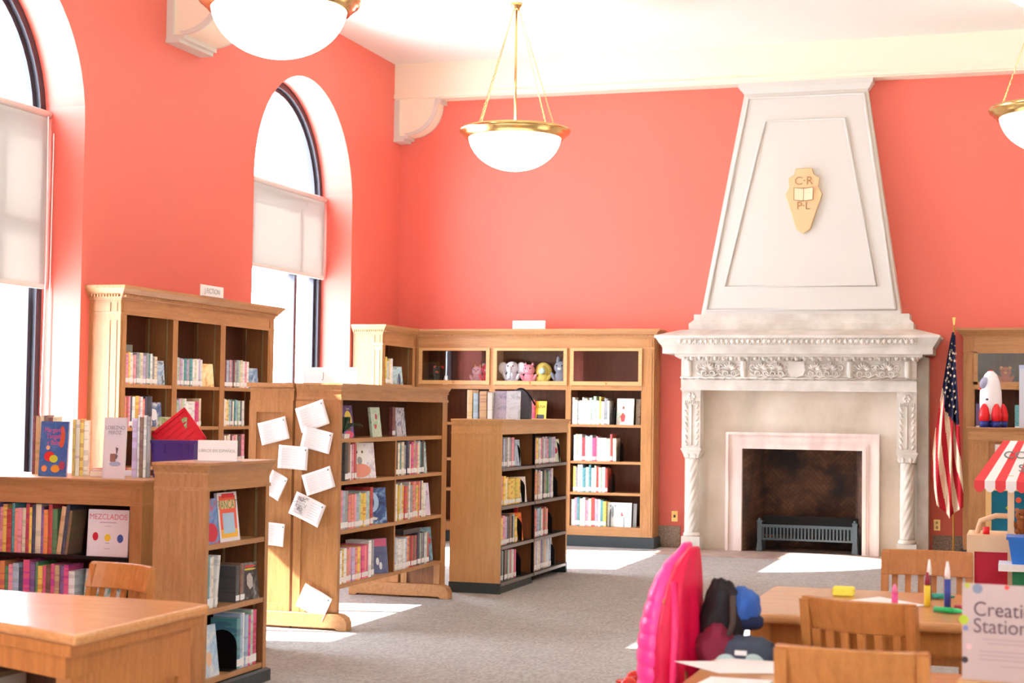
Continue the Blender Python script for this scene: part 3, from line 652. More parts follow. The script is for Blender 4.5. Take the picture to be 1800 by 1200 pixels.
# small case B
row(BC, .05, .45, 5, .022, .25, 21, 'small bookcase, middle shelf', ['cream', 'pale green', 'grey', 'white', 'teal', 'pale blue'], hv=.03, hmax=.27, lean_from=4)
row(BC, .38, .45, 3, .03, .185, 22, 'small bookcase, middle shelf, upright trio', ['black', 'brown'], hv=.04)
facebook(BC, .475, .45, .15, .195, [(30, 30, 34), (60, 50, 50), (150, 150, 150)], 'black chapter book with a red and yellow band on the small bookcase, middle shelf', yaw=-.15, setback=.03, t=.03, blobs=[(.5, .9, .42, .04, (220, 70, 60)), (.5, .82, .42, .03, (230, 210, 70)), (.5, .5, .2, .3, (190, 180, 175), 6)])
facebook(BC, .045, .775, .16, .23, [(80, 120, 190), (120, 160, 210), (200, 60, 80)], 'blue and red picture book, cover-out nearest the end of the small bookcase top shelf', setback=.03, blobs=[(.5, .25, .42, .3, (205, 50, 70))])
facebook(BC, .22, .775, .22, .255, plain('cover_white', (236, 232, 240), .35), 'red and orange PANCAT picture book standing cover-out on the small bookcase', 'PANCAT', (90, 150, 80), tsize=.062, ty=.74, setback=.035, blobs=[(.5, .52, .41, .48, (236, 96, 70), 4), (.5, .16, .40, .10, (245, 190, 70), 4), (.5, .37, .29, .24, (170, 200, 226), 4), (.55, .93, .3, .05, (225, 40, 50), 4), (.5, .75, .36, .10, (240, 200, 150), 4)], tsx=.85)
facebook(BC, .04, .10, .19, .26, [(140, 180, 210), (190, 210, 225), (226, 226, 220)], 'pale blue picture book cover-out on the bottom shelf of the small bookcase', setback=.03, blobs=[(.5, .35, .16, .2, (230, 190, 160))])
row(BC, .40, .10, 7, .032, .27, 23, 'small bookcase, bottom shelf', ['white', 'cream', 'pale green', 'hot pink', 'lilac', 'pale blue'], hv=.05, hmax=.30, runs=((0, 1, 'teal'), (4, 5, 'hot pink')))
bookend(BC, .397, .10, 'on the bottom shelf of the small bookcase')
# aisle case
facebook(AI, .30, 1.27, .155, .225, [(84, 70, 130), (120, 90, 160), (60, 50, 100)], 'purple book with a yellow moon standing cover-out on the papered bookcase top shelf', setback=.10, t=.02, yaw=-.05, blobs=[(.5, .55, .36, .42, (240, 206, 80)), (.5, .42, .2, .35, (120, 70, 60)), (.5, .1, .42, .16, (226, 80, 120))], title='Luna', tcol=(236, 226, 220), tsize=.03, ty=.9)
facebook(AI, .80, 1.27, .175, .215, [(150, 200, 150), (220, 236, 220), (180, 215, 180)], 'pale green book with a red flower, cover-out on the papered bookcase top shelf', setback=.10, t=.02, blobs=[(.55, .68, .1, .12, (200, 60, 70)), (.4, .35, .12, .1, (210, 90, 110))])
facebook(AI, 1.27, 1.27, .19, .215, [(110, 120, 160), (220, 224, 235), (70, 70, 110)], 'silver and navy patterned book cover-out at the far end of the papered top shelf', setback=.10, t=.03)
row(AI, 1.20, 1.27, 1, .05, .205, 24, 'papered bookcase, beside the silver cover', ['maroon'], hv=0, d=.03, setback=.11)
x = row(AI, .035, .985, 1, .03, .235, 31, 'papered bookcase, second shelf, first bay', ['teal'])
o = place_book(AI, x+.005, .985, .055, .26, .22, 'black', 'thick black hardback with a tan label on the papered bookcase, second shelf', None, setback=-.01)
x = row(AI, x+.075, .985, 7, .034, .24, 32, 'papered bookcase, beside the thick hardback', ['white', 'pink', 'maroon', 'brown', 'purple', 'red', 'pale green'], hv=.07)
facebook(AI, x+.03, .985, .34, .25, [(226, 222, 232), (240, 238, 242), (200, 190, 205)], 'white book with a pale dog face cover-out on the papered bookcase second shelf', yaw=-.28, setback=.12, t=.02, blobs=[(.5, .66, .24, .26, (238, 236, 232)), (.42, .74, .03, .03, (90, 90, 100)), (.6, .74, .03, .03, (90, 90, 100)), (.5, .5, .08, .08, (150, 150, 150)), (.5, .22, .34, .14, (226, 150, 130))])
x = row(AI, 1.02, .985, 16, 0.038, .225, 33, 'papered bookcase, second shelf, far bay', ['grey', 'navy', 'pink', 'lilac', 'cream', 'pale blue', 'hot pink', 'teal', 'tan', 'black'], hv=.09, hmax=.255)
facebook(AI, x+.01, .985, .12, .24, [(200, 215, 220), (150, 180, 175), (230, 235, 240)], 'pale patterned book turned outward, second shelf far bay of the papered bookcase', yaw=-.6, setback=.11)
x = row(AI, .035, .655, 14, 0.041, .235, 34, 'papered bookcase, third shelf, first bay', ['grey', 'pale blue', 'navy', 'pale green', 'salmon', 'red', 'pink', 'yellow', 'white', 'lilac'], hv=.08, runs=((4, 6, 'salmon'), (9, 11, 'yellow')), hmax=.27)
facebook(AI, x+.01, .655, .25, .255, [(30, 50, 90), (60, 90, 150), (140, 180, 220)], 'dark blue book with a white crescent cover-out, third shelf of the papered bookcase', yaw=-.5, setback=.13, t=.02, blobs=[(.45, .6, .28, .3, (170, 200, 230)), (.36, .6, .2, .24, (50, 80, 130)), (.5, .14, .18, .05, (225, 225, 220), 5)])
x = row(AI, 1.02, .655, 17, 0.041, .25, 35, 'papered bookcase, third shelf, far bay', ['cream', 'pale blue', 'navy', 'pink', 'lilac', 'grey', 'red', 'salmon', 'white', 'yellow', 'green'], hv=.08, hmax=.275, runs=((6, 8, 'red'), (12, 13, 'yellow')))
facebook(AI, x+.01, .655, .16, .25, [(210, 195, 225), (226, 214, 236), (235, 228, 240)], 'lilac book titled KEY turned outward on the papered bookcase third shelf', ['KEY', '1 9 1 5'], (190, 40, 110), tsize=.045, ty=.85, yaw=-.35, setback=.10, blobs=[(.5, .4, .25, .3, (190, 180, 205)), (.5, .4, .2, .24, (222, 212, 232))])
x = row(AI, .035, .295, 13, 0.041, .215, 36, 'papered bookcase, bottom shelf, first bay', ['hot pink', 'red', 'pink', 'lilac', 'salmon', 'hot pink', 'white', 'yellow'], hv=.03)
x = row(AI, x, .295, 2, .04, .245, 37, 'papered bookcase, tall pair on bottom shelf', ['white', 'grey'], hv=.02)
facebook(AI, x+.01, .295, .27, .25, [(76, 84, 124), (92, 100, 140), (100, 108, 150)], 'slate blue book with a pink band cover-out, papered bookcase bottom shelf', yaw=-.5, setback=.14, t=.02, blobs=[(.5, .88, .48, .1, (200, 90, 130), 4), (.4, .5, .05, .12, (235, 235, 240)), (.65, .35, .05, .1, (235, 235, 240)), (.75, .22, .05, .1, (235, 235, 240))])
x = row(AI, 1.02, .295, 19, 0.039, .225, 38, 'papered bookcase, bottom shelf, far bay', ['grey', 'white', 'pale blue', 'lilac', 'white', 'orange', 'brown', 'green', 'red', 'navy', 'pale green'], hv=.05, runs=((2, 6, 'white'),))
facebook(AI, x+.01, .295, .15, .265, [(70, 120, 150), (130, 170, 190), (60, 90, 120)], 'teal blue book with a red band turned outward, bottom shelf of the papered bookcase', yaw=-.4, setback=.10, blobs=[(.5, .6, .42, .14, (205, 60, 70), 4)])
m = MB(); m.box(0, 0, 0, .34, .09, .035); o = m.build('book', plain('dark_grey_cover', (70, 66, 74), .4)); o.matrix_world = Matrix.Translation((-4.36-.04, 9.9+1.28, .53)) @ Matrix.Rotation(R90, 4, 'Z')
o.location.z = .295+.245; tag(o, 'dark grey book lying flat on top of the bottom row of the papered bookcase', 'book')
# short case
BK = []
SC8 = [(.03, 1.01, 11, .032, .225, ['grey', 'pink', 'lilac', 'white', 'maroon', 'cream', 'pale blue'], (), 'top shelf, near bay'),
       (.945, 1.01, 17, .037, .215, ['white', 'lilac', 'hot pink', 'grey', 'navy', 'yellow', 'pink', 'teal', 'pale green'], (), 'top shelf, far bay'),
       (.03, .70, 14, .034, .215, ['white', 'pink', 'pale green', 'yellow', 'cream'], ((5, 12, 'yellow'),), 'second shelf, near bay'),
       (.945, .70, 17, .038, .235, ['orange', 'grey', 'white', 'navy', 'green', 'lilac', 'pale blue', 'tan'], ((8, 10, 'green'),), 'second shelf, far bay'),
       (.03, .38, 12, .034, .215, ['lilac', 'black', 'yellow', 'pale blue', 'brown', 'pink'], ((8, 11, 'yellow'),), 'third shelf, near bay'),
       (1.03, .38, 12, .040, .225, ['pink', 'salmon', 'grey', 'red', 'pale blue', 'white', 'teal'], (), 'third shelf, far bay'),
       (.03, .09, 14, .034, .225, ['red', 'black', 'hot pink', 'white', 'pale green', 'navy', 'grey'], (), 'bottom shelf, near bay'),
       (.945, .09, 16, .036, .245, ['grey', 'white', 'pale blue', 'purple', 'tan', 'lilac', 'white'], (), 'bottom shelf, far bay')]
for i, (x0, z, n, th, h, pal, runs, pl) in enumerate(SC8):
    n = int(n*.82)
    x = row(SH, x0, z, n, th*1.32, h, 50+i, 'short bookcase, '+pl, pal, hv=.05, runs=runs, bulk=i >= 6)
    bookend(SH, min(x+.12, x0+.86), z, 'at the end of the '+pl+' of the short bookcase')
    if i == 0: facebook(SH, x+.005, z, .15, .22, [(170, 190, 215), (190, 205, 225), (150, 160, 180)], 'pale blue book turned outward, top shelf near bay of the short bookcase', yaw=-.6, setback=.10)
    if i == 1: facebook(SH, x+.01, z, .14, .21, [(210, 225, 200), (230, 235, 220), (180, 200, 170)], 'pale green book with red flower turned outward, top shelf of the short bookcase', yaw=-.45, setback=.08, blobs=[(.6, .5, .18, .2, (200, 40, 80))])
    if i == 2: facebook(SH, x+.005, z, .19, .215, [(226, 214, 216), (236, 226, 226), (216, 200, 206)], 'pale pink book with dark print turned outward, second shelf of the short bookcase', yaw=-.45, setback=.10, blobs=[(.5, .78, .1, .07, (150, 50, 50)), (.5, .52, .2, .26, (110, 110, 130), 6), (.5, .52, .12, .16, (228, 216, 220))])
    if i == 4: facebook(SH, x+.005, z, .19, .235, [(214, 60, 50), (236, 120, 50), (240, 190, 60)], 'red and orange adventure book turned outward, third shelf of the short bookcase', yaw=-.4, setback=.10, blobs=[(.45, .45, .2, .2, (90, 80, 100), 5)])
    if i == 5: facebook(SH, x0-.27, z, .25, .285, plain('cover_red', (206, 20, 26), .35), 'large plain red book standing at an angle on the short bookcase, third shelf', yaw=.25, setback=.10, t=.03, lean=0, blobs=[(.9, .09, .05, .05, (240, 200, 60))])
    if i == 7: facebook(SH, x+.01, z, .16, .26, [(170, 180, 200), (200, 190, 190), (120, 110, 120)], 'grey book with a white ring turned outward, bottom shelf of the short bookcase', yaw=-.4, setback=.10, blobs=[(.5, .45, .38, .38, (226, 220, 220)), (.5, .45, .25, .25, (150, 110, 110))])
# on top of the short case (faces the camera across its near end)
def top_short(x, w, h, col, lab, **k):
    return facebook(SH, 0, 0, w, h, col, lab, world=(x, k.pop('y', 12.75), 1.40), **k)
for i, (xx, w, h, cn, d_) in enumerate([(-4.455, .045, .24, 'tan', 'cream'), (-4.40, .04, .215, 'pale blue', 'white'), (-4.345, .06, .23, 'tan', 'tan'), (-4.275, .04, .22, 'white', 'w')]):
    fk = bpy.data.objects.new('book_stand', None); fk.location = (xx, 12.72, 1.40); fk.rotation_euler = (0, 0, 0)
    place_book(fk, 0, 0, w, h, .16, cn, f'{cn} thick book, {ORD[i]} of four on top of the short bookcase', 'thick books on top of the short bookcase', setback=0, lab=False)
    bpy.data.objects.remove(fk)
top_short(-4.23, .115, .235, [(150, 150, 176), (190, 180, 200), (120, 120, 150)], 'grey-violet patterned book cover-out on top of the short bookcase', yaw=.1, t=.03)
top_short(-4.105, .03, .21, [(150, 80, 150), (170, 100, 170), (140, 70, 140)], 'narrow purple book between two patterned covers on top of the short bookcase', y=12.85)
top_short(-4.075, .115, .235, [(190, 196, 210), (215, 218, 228), (160, 165, 180)], 'silver patterned book cover-out on top of the short bookcase beside the grey bag', yaw=.12, t=.03, y=12.6)
# grey handled bag on the short case
t = thing('carry_bag', 'dark grey arched bag standing on top of the short bookcase', 'bag', (-4.12, 13.1, 1.401))
b = MB(); N = 14
def archp(w, h): return [(-w/2, 0)]+[(-w/2*math.cos(PI*k/N), h*.45+h*.55*math.sin(PI*k/N)) for k in range(N+1)]+[(w/2, 0)]
b.prism(archp(.18, .25), 'y', 0, .10); b.build('bag_body', plain('grey_nylon', (70, 72, 82), .6, bump=.1), t, bevel=.01)
MB().tube([(-.13+.26*k/12, .05, .12+.14*math.sin(PI*k/12)) for k in range(13)], .008, 8).build('handle', BLACKM, t)
# picture book case rows
x = row(PC, 1.84, 1.33, 15, 0.028, .27, 71, 'PICTURE BOOKS case, first open row', PASTEL, end='corner', hv=.12, hmax=.31)
bookend(PC, x+.05, 1.33, 'in the first row below the doors, PICTURE BOOKS case')
facebook(PC, 2.33, 1.33, .19, .29, [(190, 226, 200), (226, 240, 236), (245, 245, 245)], 'white and mint book with a red dress, cover-out in the PICTURE BOOKS case', yaw=0, t=.03, blobs=[(.38, .28, .16, .3, (226, 90, 90), 5), (.40, .65, .06, .1, (150, 90, 70))], setback=.06)
facebook(PC, 2.53, 1.33, .05, .285, [(150, 130, 110), (190, 180, 160), (110, 90, 80)], 'narrow brown book standing behind the mint cover in the PICTURE BOOKS case', setback=.12)
x = row(PC, 1.86, .93, 15, 0.030, .26, 72, 'PICTURE BOOKS case, second open row', PASTEL, end='corner', hv=.12, hmax=.30, runs=((9, 12, 'white'), (7, 8, 'hot pink')), bulk=True)
bookend(PC, x+.04, .93, 'in the second row below the doors, PICTURE BOOKS case')
x = row(PC, 1.86, .59, 13, 0.030, .265, 73, 'PICTURE BOOKS case, third open row', PASTEL, end='corner', hv=.10, hmax=.30, bulk=True)
bookend(PC, x+.04, .59, 'in the third row below the doors, PICTURE BOOKS case')
x = row(PC, 1.84, .22, 12, 0.030, .27, 74, 'bottom row of the PICTURE BOOKS case', PASTEL+['teal', 'navy'], end='corner', hv=.10, hmax=.31, bulk=True)
bookend(PC, x+.04, .22, 'in the bottom row of the PICTURE BOOKS case')
facebook(PC, 2.24, .22, .27, .265, plain('cover_mint', (224, 236, 238), .35), 'pale square picture book titled HATCH cover-out in the bottom row', 'HATCH', (150, 176, 180), tsize=.034, ty=.72, setback=.05, blobs=[(.22, .62, .06, .26, (150, 165, 175), 6), (.13, .85, .06, .08, (150, 165, 175), 3), (.32, .86, .06, .08, (150, 165, 175), 3), (.62, .48, .1, .05, (220, 110, 120), 3), (.6, .54, .05, .1, (220, 110, 120), 3), (.7, .2, .04, .2, (170, 180, 185), 4)], tsx=.9)
facebook(PC, 2.515, .22, .04, .255, [(180, 196, 205), (200, 210, 220), (160, 176, 190)], 'narrow pale blue book behind the HATCH cover', setback=.1)
row(PC, 1.30, 1.33, 3, .03, .25, 75, 'group beside the arched grey bag', ['white', 'red', 'cream'], end='corner', hv=.05, lab=False)
facebook(PC, 1.40, 1.33, .13, .25, plain('cover_yellow', (226, 200, 60), .35), 'yellow LUNA book cover-out in the PICTURE BOOKS case behind the grey bag', 'LUNA', (40, 40, 40), tsize=.05, ty=.75, yaw=-.1, setback=.05, blobs=[(.5, .25, .35, .3, (30, 30, 34), 4)], tsx=.8)
row(CO, .15, 1.74, 4, .045, .25, 76, 'upper shelf of the corner bookcase', ['pale blue', 'yellow', 'white', 'yellow', 'teal'], hv=.12, bulk=True)
facebook(CO, .42, 1.74, .22, .20, [(150, 190, 200), (200, 226, 230), (90, 110, 130)], 'pale teal book cover-out on the upper shelf of the corner bookcase', yaw=-.2, setback=.05, blobs=[(.7, .3, .12, .3, (80, 90, 120))])
row(RC, .12, 1.33, 3, .03, .27, 77, 'behind the toy rocket in the bookcase by the flag', ['purple', 'teal', 'white'], end='flag', hv=.08, bulk=True)
row(RC, .50, 1.33, 4, .035, .27, 78, 'beyond the toy rocket in the bookcase by the flag', ['blue', 'white', 'teal', 'pale blue'], end='flag', hv=.08, bulk=True)

me = bpy.data.meshes.new('shelved_books'); me.from_pydata(mass['v'], [], mass['f'])
for m_ in (bookmat('book_cover_shelved', True), PAGES, LABEL): me.materials.append(m_)
me.polygons.foreach_set('material_index', mass['m'])
at = me.color_attributes.new('tint', 'FLOAT_COLOR', 'CORNER')
k = 0
for f, c in zip(me.polygons, mass['c']):
    for _ in f.vertices: at.data[k].color = c; k += 1
me.update(); o = bpy.data.objects.new('shelved_books', me); COL.objects.link(o); o['kind'] = 'stuff'
tag(o, 'remaining small book spines on the lower and hindmost shelves', 'books')
# ------------------------------------------------------------------ signs and papers
def tent_sign(label, loc, rz, w, h, lines, size, mat=PAPER, ink=SIGNGREY, t=.01):
    o = thing('sign', label, 'sign', loc, rz)
    b = MB(); b.box(-w/2, 0, .003, w/2, t, h); b.build('sign_board', mat, o, bevel=.002)
    MB().box(-w/2-.01, -.03, 0, w/2+.01, .06, .004).build('sign_base', plain('clear_base', (190, 176, 176), .2), o)
    for i, l in enumerate(lines): text('lettering', l, size, ink, o, (0, -.0012, h*(.5 if len(lines) == 1 else .68-.40*i)), ext=.0003)
    return o
tent_sign('small white J FICTION sign on the tall bookcase', (-6.62, 12.28, 2.40), R90, .40, .10, ['J FICTION'], .062)
tent_sign('white PICTURE BOOKS sign on the long wall bookcase', (-5.27, 17.08, 2.375), 0, .38, .095, ['PICTURE', 'BOOKS'], .045)
tent_sign('white Spanish sign on the small bookcase beside the desk', (-3.995, 7.50, 1.19), .12, .215, .11, ['LIBROS EN ESPAÑOL'], .022)
tent_sign('long white sign reading J on the papered bookcase, bright in the sun', (-4.60, 10.25, 1.64), .03, .40, .115, ['J      '], .06)
PAPERS = [(481, 757, 54, 40, -14), (549, 731, 55, 45, -18), (557, 773, 56, 38, 12), (515, 804, 56, 41, 3), (484, 853, 34, 44, 25), (560, 845, 56, 38, -18), (540, 895, 60, 42, 22), (483, 939, 36, 40, 4), (552, 1058, 56, 44, 25)]
PL = ['topmost of the left column', 'highest on the end panel', 'tucked just under the highest one', 'squarely level, below the overlapping pair', 'strongly tilted at the outer edge',
      'tilted, just above the sketched one', 'bearing a dark pencil drawing', 'small and square, lower outer edge', 'lowest of all, alone near the foot']
def unproj(px, py, y):
    d = (px-900)/2828.67*r2-(py-600)/2828.67*u2+fwd; t = y/d.y; return d*t+Vector((0, 0, 1.48))
for i, (px, py, w, h, a) in enumerate(PAPERS):
    p = unproj(px, py, 9.868); k = (p-Vector((0, 0, 1.48))).dot(fwd)/2828.67
    o = thing('paper_sheet', 'white note sheet taped to the bookcase end, '+PL[i], 'paper', (p.x, 9.880-.001*(i % 3), p.z)); o.rotation_euler = (0, math.radians(a), 0); o['group'] = 'papers taped to the bookcase end'
    W2, H2 = w*k*1.05, h*k; vs = []; n = 8
    for u in range(n+1):
        for v in range(n+1):
            xx = (u/n-.5)*W2; zz = (v/n-.5)*H2
            vs.append((xx, -.004-.014*max(0, (u/n-.5))**2*4-.004*math.cos(u/n*PI*2)*.5, zz))
    fs = [(u*(n+1)+v, (u+1)*(n+1)+v, (u+1)*(n+1)+v+1, u*(n+1)+v+1) for u in range(n) for v in range(n)]
    b = MB().add(vs, fs, 0, True); q = b.build('sheet', PAPER, o); s = q.modifiers.new('s', 'SOLIDIFY'); s.thickness = .0006
    b = MB()
    for r_ in range(7):
        for (a0, a1) in ((-.42, -.06), (.05, .40)):
            zz = (.34-.11*r_)*H2; b.box(a0*W2, -.0085-.004*(a1 > .1), zz, (a1-.06*(r_ % 3))*W2, -.0078-.004*(a1 > .1), zz+.0012)
    b.build('handwriting', plain('pencil_line', (196, 188, 190), .7) if i != 6 else plain('pencil_dark', (110, 96, 100), .7), o)
    if i == 6:
        b = MB(); rr = random.Random(5)
        for _ in range(16):
            cx, cz = rr.uniform(-.42, -.08)*W2, rr.uniform(-.3, .4)*H2
            b.tube([(cx+rr.uniform(-.02, .02), -.0105, cz+rr.uniform(-.02, .02)) for _ in range(4)], .0012, 4)
        b.build('sketch', plain('pencil_dark', (110, 96, 100), .7), o)
    MB().lathe([(.006, 0), (.006, .001)], 10, (0, 0, 0)).build('pin_mark', plain('green_mark', (90, 120, 110), .5), o).matrix_local = Matrix.Translation((W2*.40, -.0145, H2*.36)) @ Matrix.Rotation(R90, 4, 'X')

# ------------------------------------------------------------------ plant on the papered bookcase
t = thing('potted_plant', 'small dark green leafy plant on the papered bookcase top shelf', 'plant', (-4.41, 10.04, 1.27))
MB().frust((-.035, -.04, .035, .04), (-.04, -.045, .04, .045), 0, .03).build('pot', PAPER, t)
rr = random.Random(8)
for k in range(9):
    a = rr.uniform(-.5, 2.2); L = rr.uniform(.14, .30) if k < 5 else .11; b = MB(); pts = []
    dx, dy = math.cos(a+1.0)*.5, abs(math.sin(a+1.0))
    n = 6; ring = []
    for s_ in range(n+1):
        u = s_/n; w = .026*math.sin(PI*min(1, u*1.02+.02))+.001
        c = Vector((dx*L*u*.6, dy*L*u, .03+.07*math.sin(u*2.4)*(1 if k < 6 else 1.6)))
        ring.append([tuple(c+Vector((w, 0, .004))), tuple(c+Vector((0, 0, -.004))), tuple(c+Vector((-w, 0, .004))), tuple(c+Vector((0, 0, .001)))])
    b.loft(ring); b.build('leaf', plain('dark_leaf', (32, 66, 40), .35), t)

# ------------------------------------------------------------------ bin with lid
t = thing('storage_bin', 'dark purple plastic bin with a red lid propped inside, beside the low bookcase books', 'bin', (-4.955, 8.74, 1.036), .05)
PUR = plain('purple_plastic', (70, 48, 132), .35)
b = MB(); b.frust((-.13, 0, .13, .2), (-.145, -.012, .145, .212), 0, .22)
b.box(-.155, -.022, .21, .155, .222, .228); b.box(-.06, -.018, .15, -.05, 0, .21); b.box(.10, -.018, .15, .11, 0, .21); b.build('bin_body', PUR, t)
t = thing('bin_lid', 'red plastic lid standing tilted in the purple bin', 'lid', (-4.985, 8.86, 1.285)); t.rotation_euler = (-.2, math.radians(50), 0); t.scale = (1.25, 1, 1.35)
b = MB(); b.box(-.09, 0, -.085, .085, .012, .09); b.box(-.10, -.012, -.095, .095, .004, -.08); b.box(-.10, -.012, .085, .095, .004, .10); b.box(-.10, -.012, -.095, -.085, .004, .10); b.box(.08, -.012, -.095, .095, .004, .10)
for k in range(5): b.box(-.07+.03*k, -.004, -.07, -.062+.03*k, .0, .07)
b.build('lid_panel', plain('red_plastic', (226, 20, 44), .3), t)

# ------------------------------------------------------------------ fireplace
F = thing('fireplace', 'grand carved limestone fireplace with twisted columns and pink marble surround', 'fireplace', (-2.27, YB, 0))
fx = 2.27
def LX(x): return x+fx
b = MB()  # body behind: jambs, lintel; y negative is towards the room
FR = -.42   # frieze front
b.box(-1.25, FR, 1.725, 1.20, 0, 2.05); b.box(1.20, -.24, 0, 1.31, 0, 2.08)
b.build('lintel', STONE, F)
b = MB(); b.box(-1.25, -.19, 0, -.70, 0, 1.725); b.box(.72, -.19, 0, 1.20, 0, 1.725); b.box(-.70, -.19, 1.18, .72, 0, 1.725)
b.build('inner_panel', STONED, F)
# mantel
b = MB()
def lay(x0, x1, yf, z0, z1, o0, o1): b.frust((x0-o0, yf-o0, x1+o0, 0), (x0-o1, yf-o1, x1+o1, 0), z0, z1)
lay(-1.25, 1.20, FR, 2.05, 2.075, .02, .06); lay(-1.25, 1.20, FR, 2.075, 2.10, .06, .065); lay(-1.25, 1.20, FR, 2.10, 2.165, .17, .17); lay(-1.25, 1.20, FR, 2.165, 2.185, .175, .18)
lay(-1.25, 1.20, FR, 2.185, 2.265, .185, .235); lay(-1.25, 1.20, FR, 2.265, 2.29, .245, .245); lay(-1.25, 1.20, FR, 2.29, 2.36, .245, .0)
for k in range(44):
    xx = -1.22+2.42*k/43.5
    b.ell((xx, FR-.215-.012, 2.226), (.022, .012, .026), seg=8, rings=5); b.tube([(xx+.028, FR-.20, 2.195), (xx+.036, FR-.225, 2.225), (xx+.026, FR-.235, 2.255)], .005, 5)
b.build('mantel_shelf', STONE, F)
b = MB()   # base of the hood
b.box(-1.19, -.34, 2.34, 1.165, 0, 2.43); b.frust((-1.19, -.34, 1.165, 0), (-1.14, -.31, 1.12, 0), 2.43, 2.47); b.box(-1.14, -.31, 2.47, 1.12, 0, 2.53)
b.build('hood_plinth', STONE, F)
b = MB()   # carved frieze
for k in range(29):
    xx = -1.215+2.39*k/28
    b.ell((xx, FR-.045, 2.055), (.022, .018, .024), seg=10, rings=6)
    b.box(xx+.034, FR-.05, 2.03, xx+.043, FR-.01, 2.08)
    for q in (-1, 0, 1): b.ell((xx+q*.012, FR-.012, 1.838), (.0045, .01, .012), seg=6, rings=4)
b.tube([(-1.26, FR-.004, 1.85), (1.21, FR-.004, 1.85)], .010, 8); b.box(-1.25, FR-.012, 1.80, 1.20, FR, 1.822); b.box(-1.255, FR-.015, 1.715, 1.205, FR+.01, 1.735)
def scroll(cx, cz, s, r=.052):
    pts = []
    for k in range(30):
        a = k/29*3.6*PI/1.2; rr = r*(1-k/29*.85); pts.append((cx+s*rr*math.cos(a-PI/2), FR-.012, cz+rr*math.sin(a-PI/2)))
    b.tube(pts, [.011-.005*k/29 for k in range(30)], 6)
def palmette(cx, cz, r, n=7):
    for k in range(n):
        a = PI*(.12+.76*k/(n-1)); L = r*(1 if n//2 == k else .92)
        p0 = Vector((cx, FR-.01, cz)); d = Vector((math.cos(a), 0, math.sin(a)))
        b.tube([p0+d*L*.15, p0+d*L*.6+Vector((0, -.008, 0)), p0+d*L], [.008, .016, .009], 6)
for s in (-1, 1):
    for cx, kind in ((.20, 0), (.36, 0), (.555, 2), (.70, 1), (.93, 1), (1.14, 3)):
        x_ = s*cx-.025
        if kind in (0, 1):
            palmette(x_ if cx != .20 else x_, 1.935, .085)
            scroll(x_-.04, 1.895, -1, .035); scroll(x_+.04, 1.895, 1, .035)
            scroll(x_-.095, 1.965, -1, .032); scroll(x_+.095, 1.965, 1, .032)
            b.tube([(x_-.12, FR-.01, 1.90), (x_-.08, FR-.014, 1.875), (x_-.04, FR-.01, 1.862), (x_, FR-.014, 1.88), (x_+.04, FR-.01, 1.862), (x_+.08, FR-.014, 1.875), (x_+.12, FR-.01, 1.90)], .010, 6)
        else:
            b.lathe([(.022, -.085), (.034, -.06), (.037, 0), (.034, .07), (.03, .09)], 14, (x_, FR, 1.94))
# central shield
b.prism([(-.10, 2.025), (.06, 2.025), (.07, 1.93), (.05, 1.88), (-.02, 1.855), (-.09, 1.88), (-.11, 1.93)], 'y', FR-.03, FR)
b.build('carved_frieze', STONE, F)
# columns
for s, cx in ((-1, -1.14), (1, 1.105)):
    cy = -.31
    b = MB(); b.box(cx-.10, cy-.09, 0, cx+.10, cy+.12, .155); b.lathe([(.088, .155), (.095, .17), (.088, .19), (.078, .20)], 24, (cx, cy, 0)); b.build('column_base', STONE, F)
    b = MB(); prof = [(.072, .20+.79*k/60) for k in range(61)]
    b.lathe(prof, 40, (cx, cy, 0), twist=lambda r, z, a: r*(1-.05*(z-.2))+.0085*abs(math.sin(4*a-z*26))-.004); b.build('column', STONE, F)
    b = MB(); b.frust((cx-.07, cy-.07, cx+.07, cy+.07), (cx-.105, cy-.1, cx+.105, cy+.12), .99, 1.075); b.box(cx-.11, cy-.11, 1.075, cx+.11, cy+.12, 1.095)
    for k in range(6):
        a = 2*PI*k/6; b.ell((cx+.075*math.cos(a), cy+.075*math.sin(a), 1.03), (.028, .028, .045), seg=8, rings=6)
    b.build('capital', STONE, F)
    b = MB(); b.box(cx-.105, cy-.08, 1.095, cx+.095, cy+.12, 1.725)
    b.tube([(cx, cy-.082, 1.13), (cx, cy-.086, 1.56)], .011, 6); b.box(cx-.105, cy-.10, 1.70, cx+.10, cy+.12, 1.727)
    for k in range(7):
        z = 1.15+.065*k
        for q in (-1, 1): b.ell((cx+q*.06, cy-.083, z), (.016, .010, .032), seg=8, rings=5, rot=Matrix.Rotation(q*.5, 3, 'Y').to_4x4())
    for k in range(8): b.ell((cx-.07+.02*k, cy-.085, 1.585), (.008, .008, .018), seg=6, rings=4)
    for k in range(6):
        a = 2*PI*k/6; b.ell((cx-.0+.03*math.cos(a), cy-.082, 1.645+.03*math.sin(a)), (.018, .01, .018), seg=8, rings=5)
    b.build('pilaster', STONE, F)
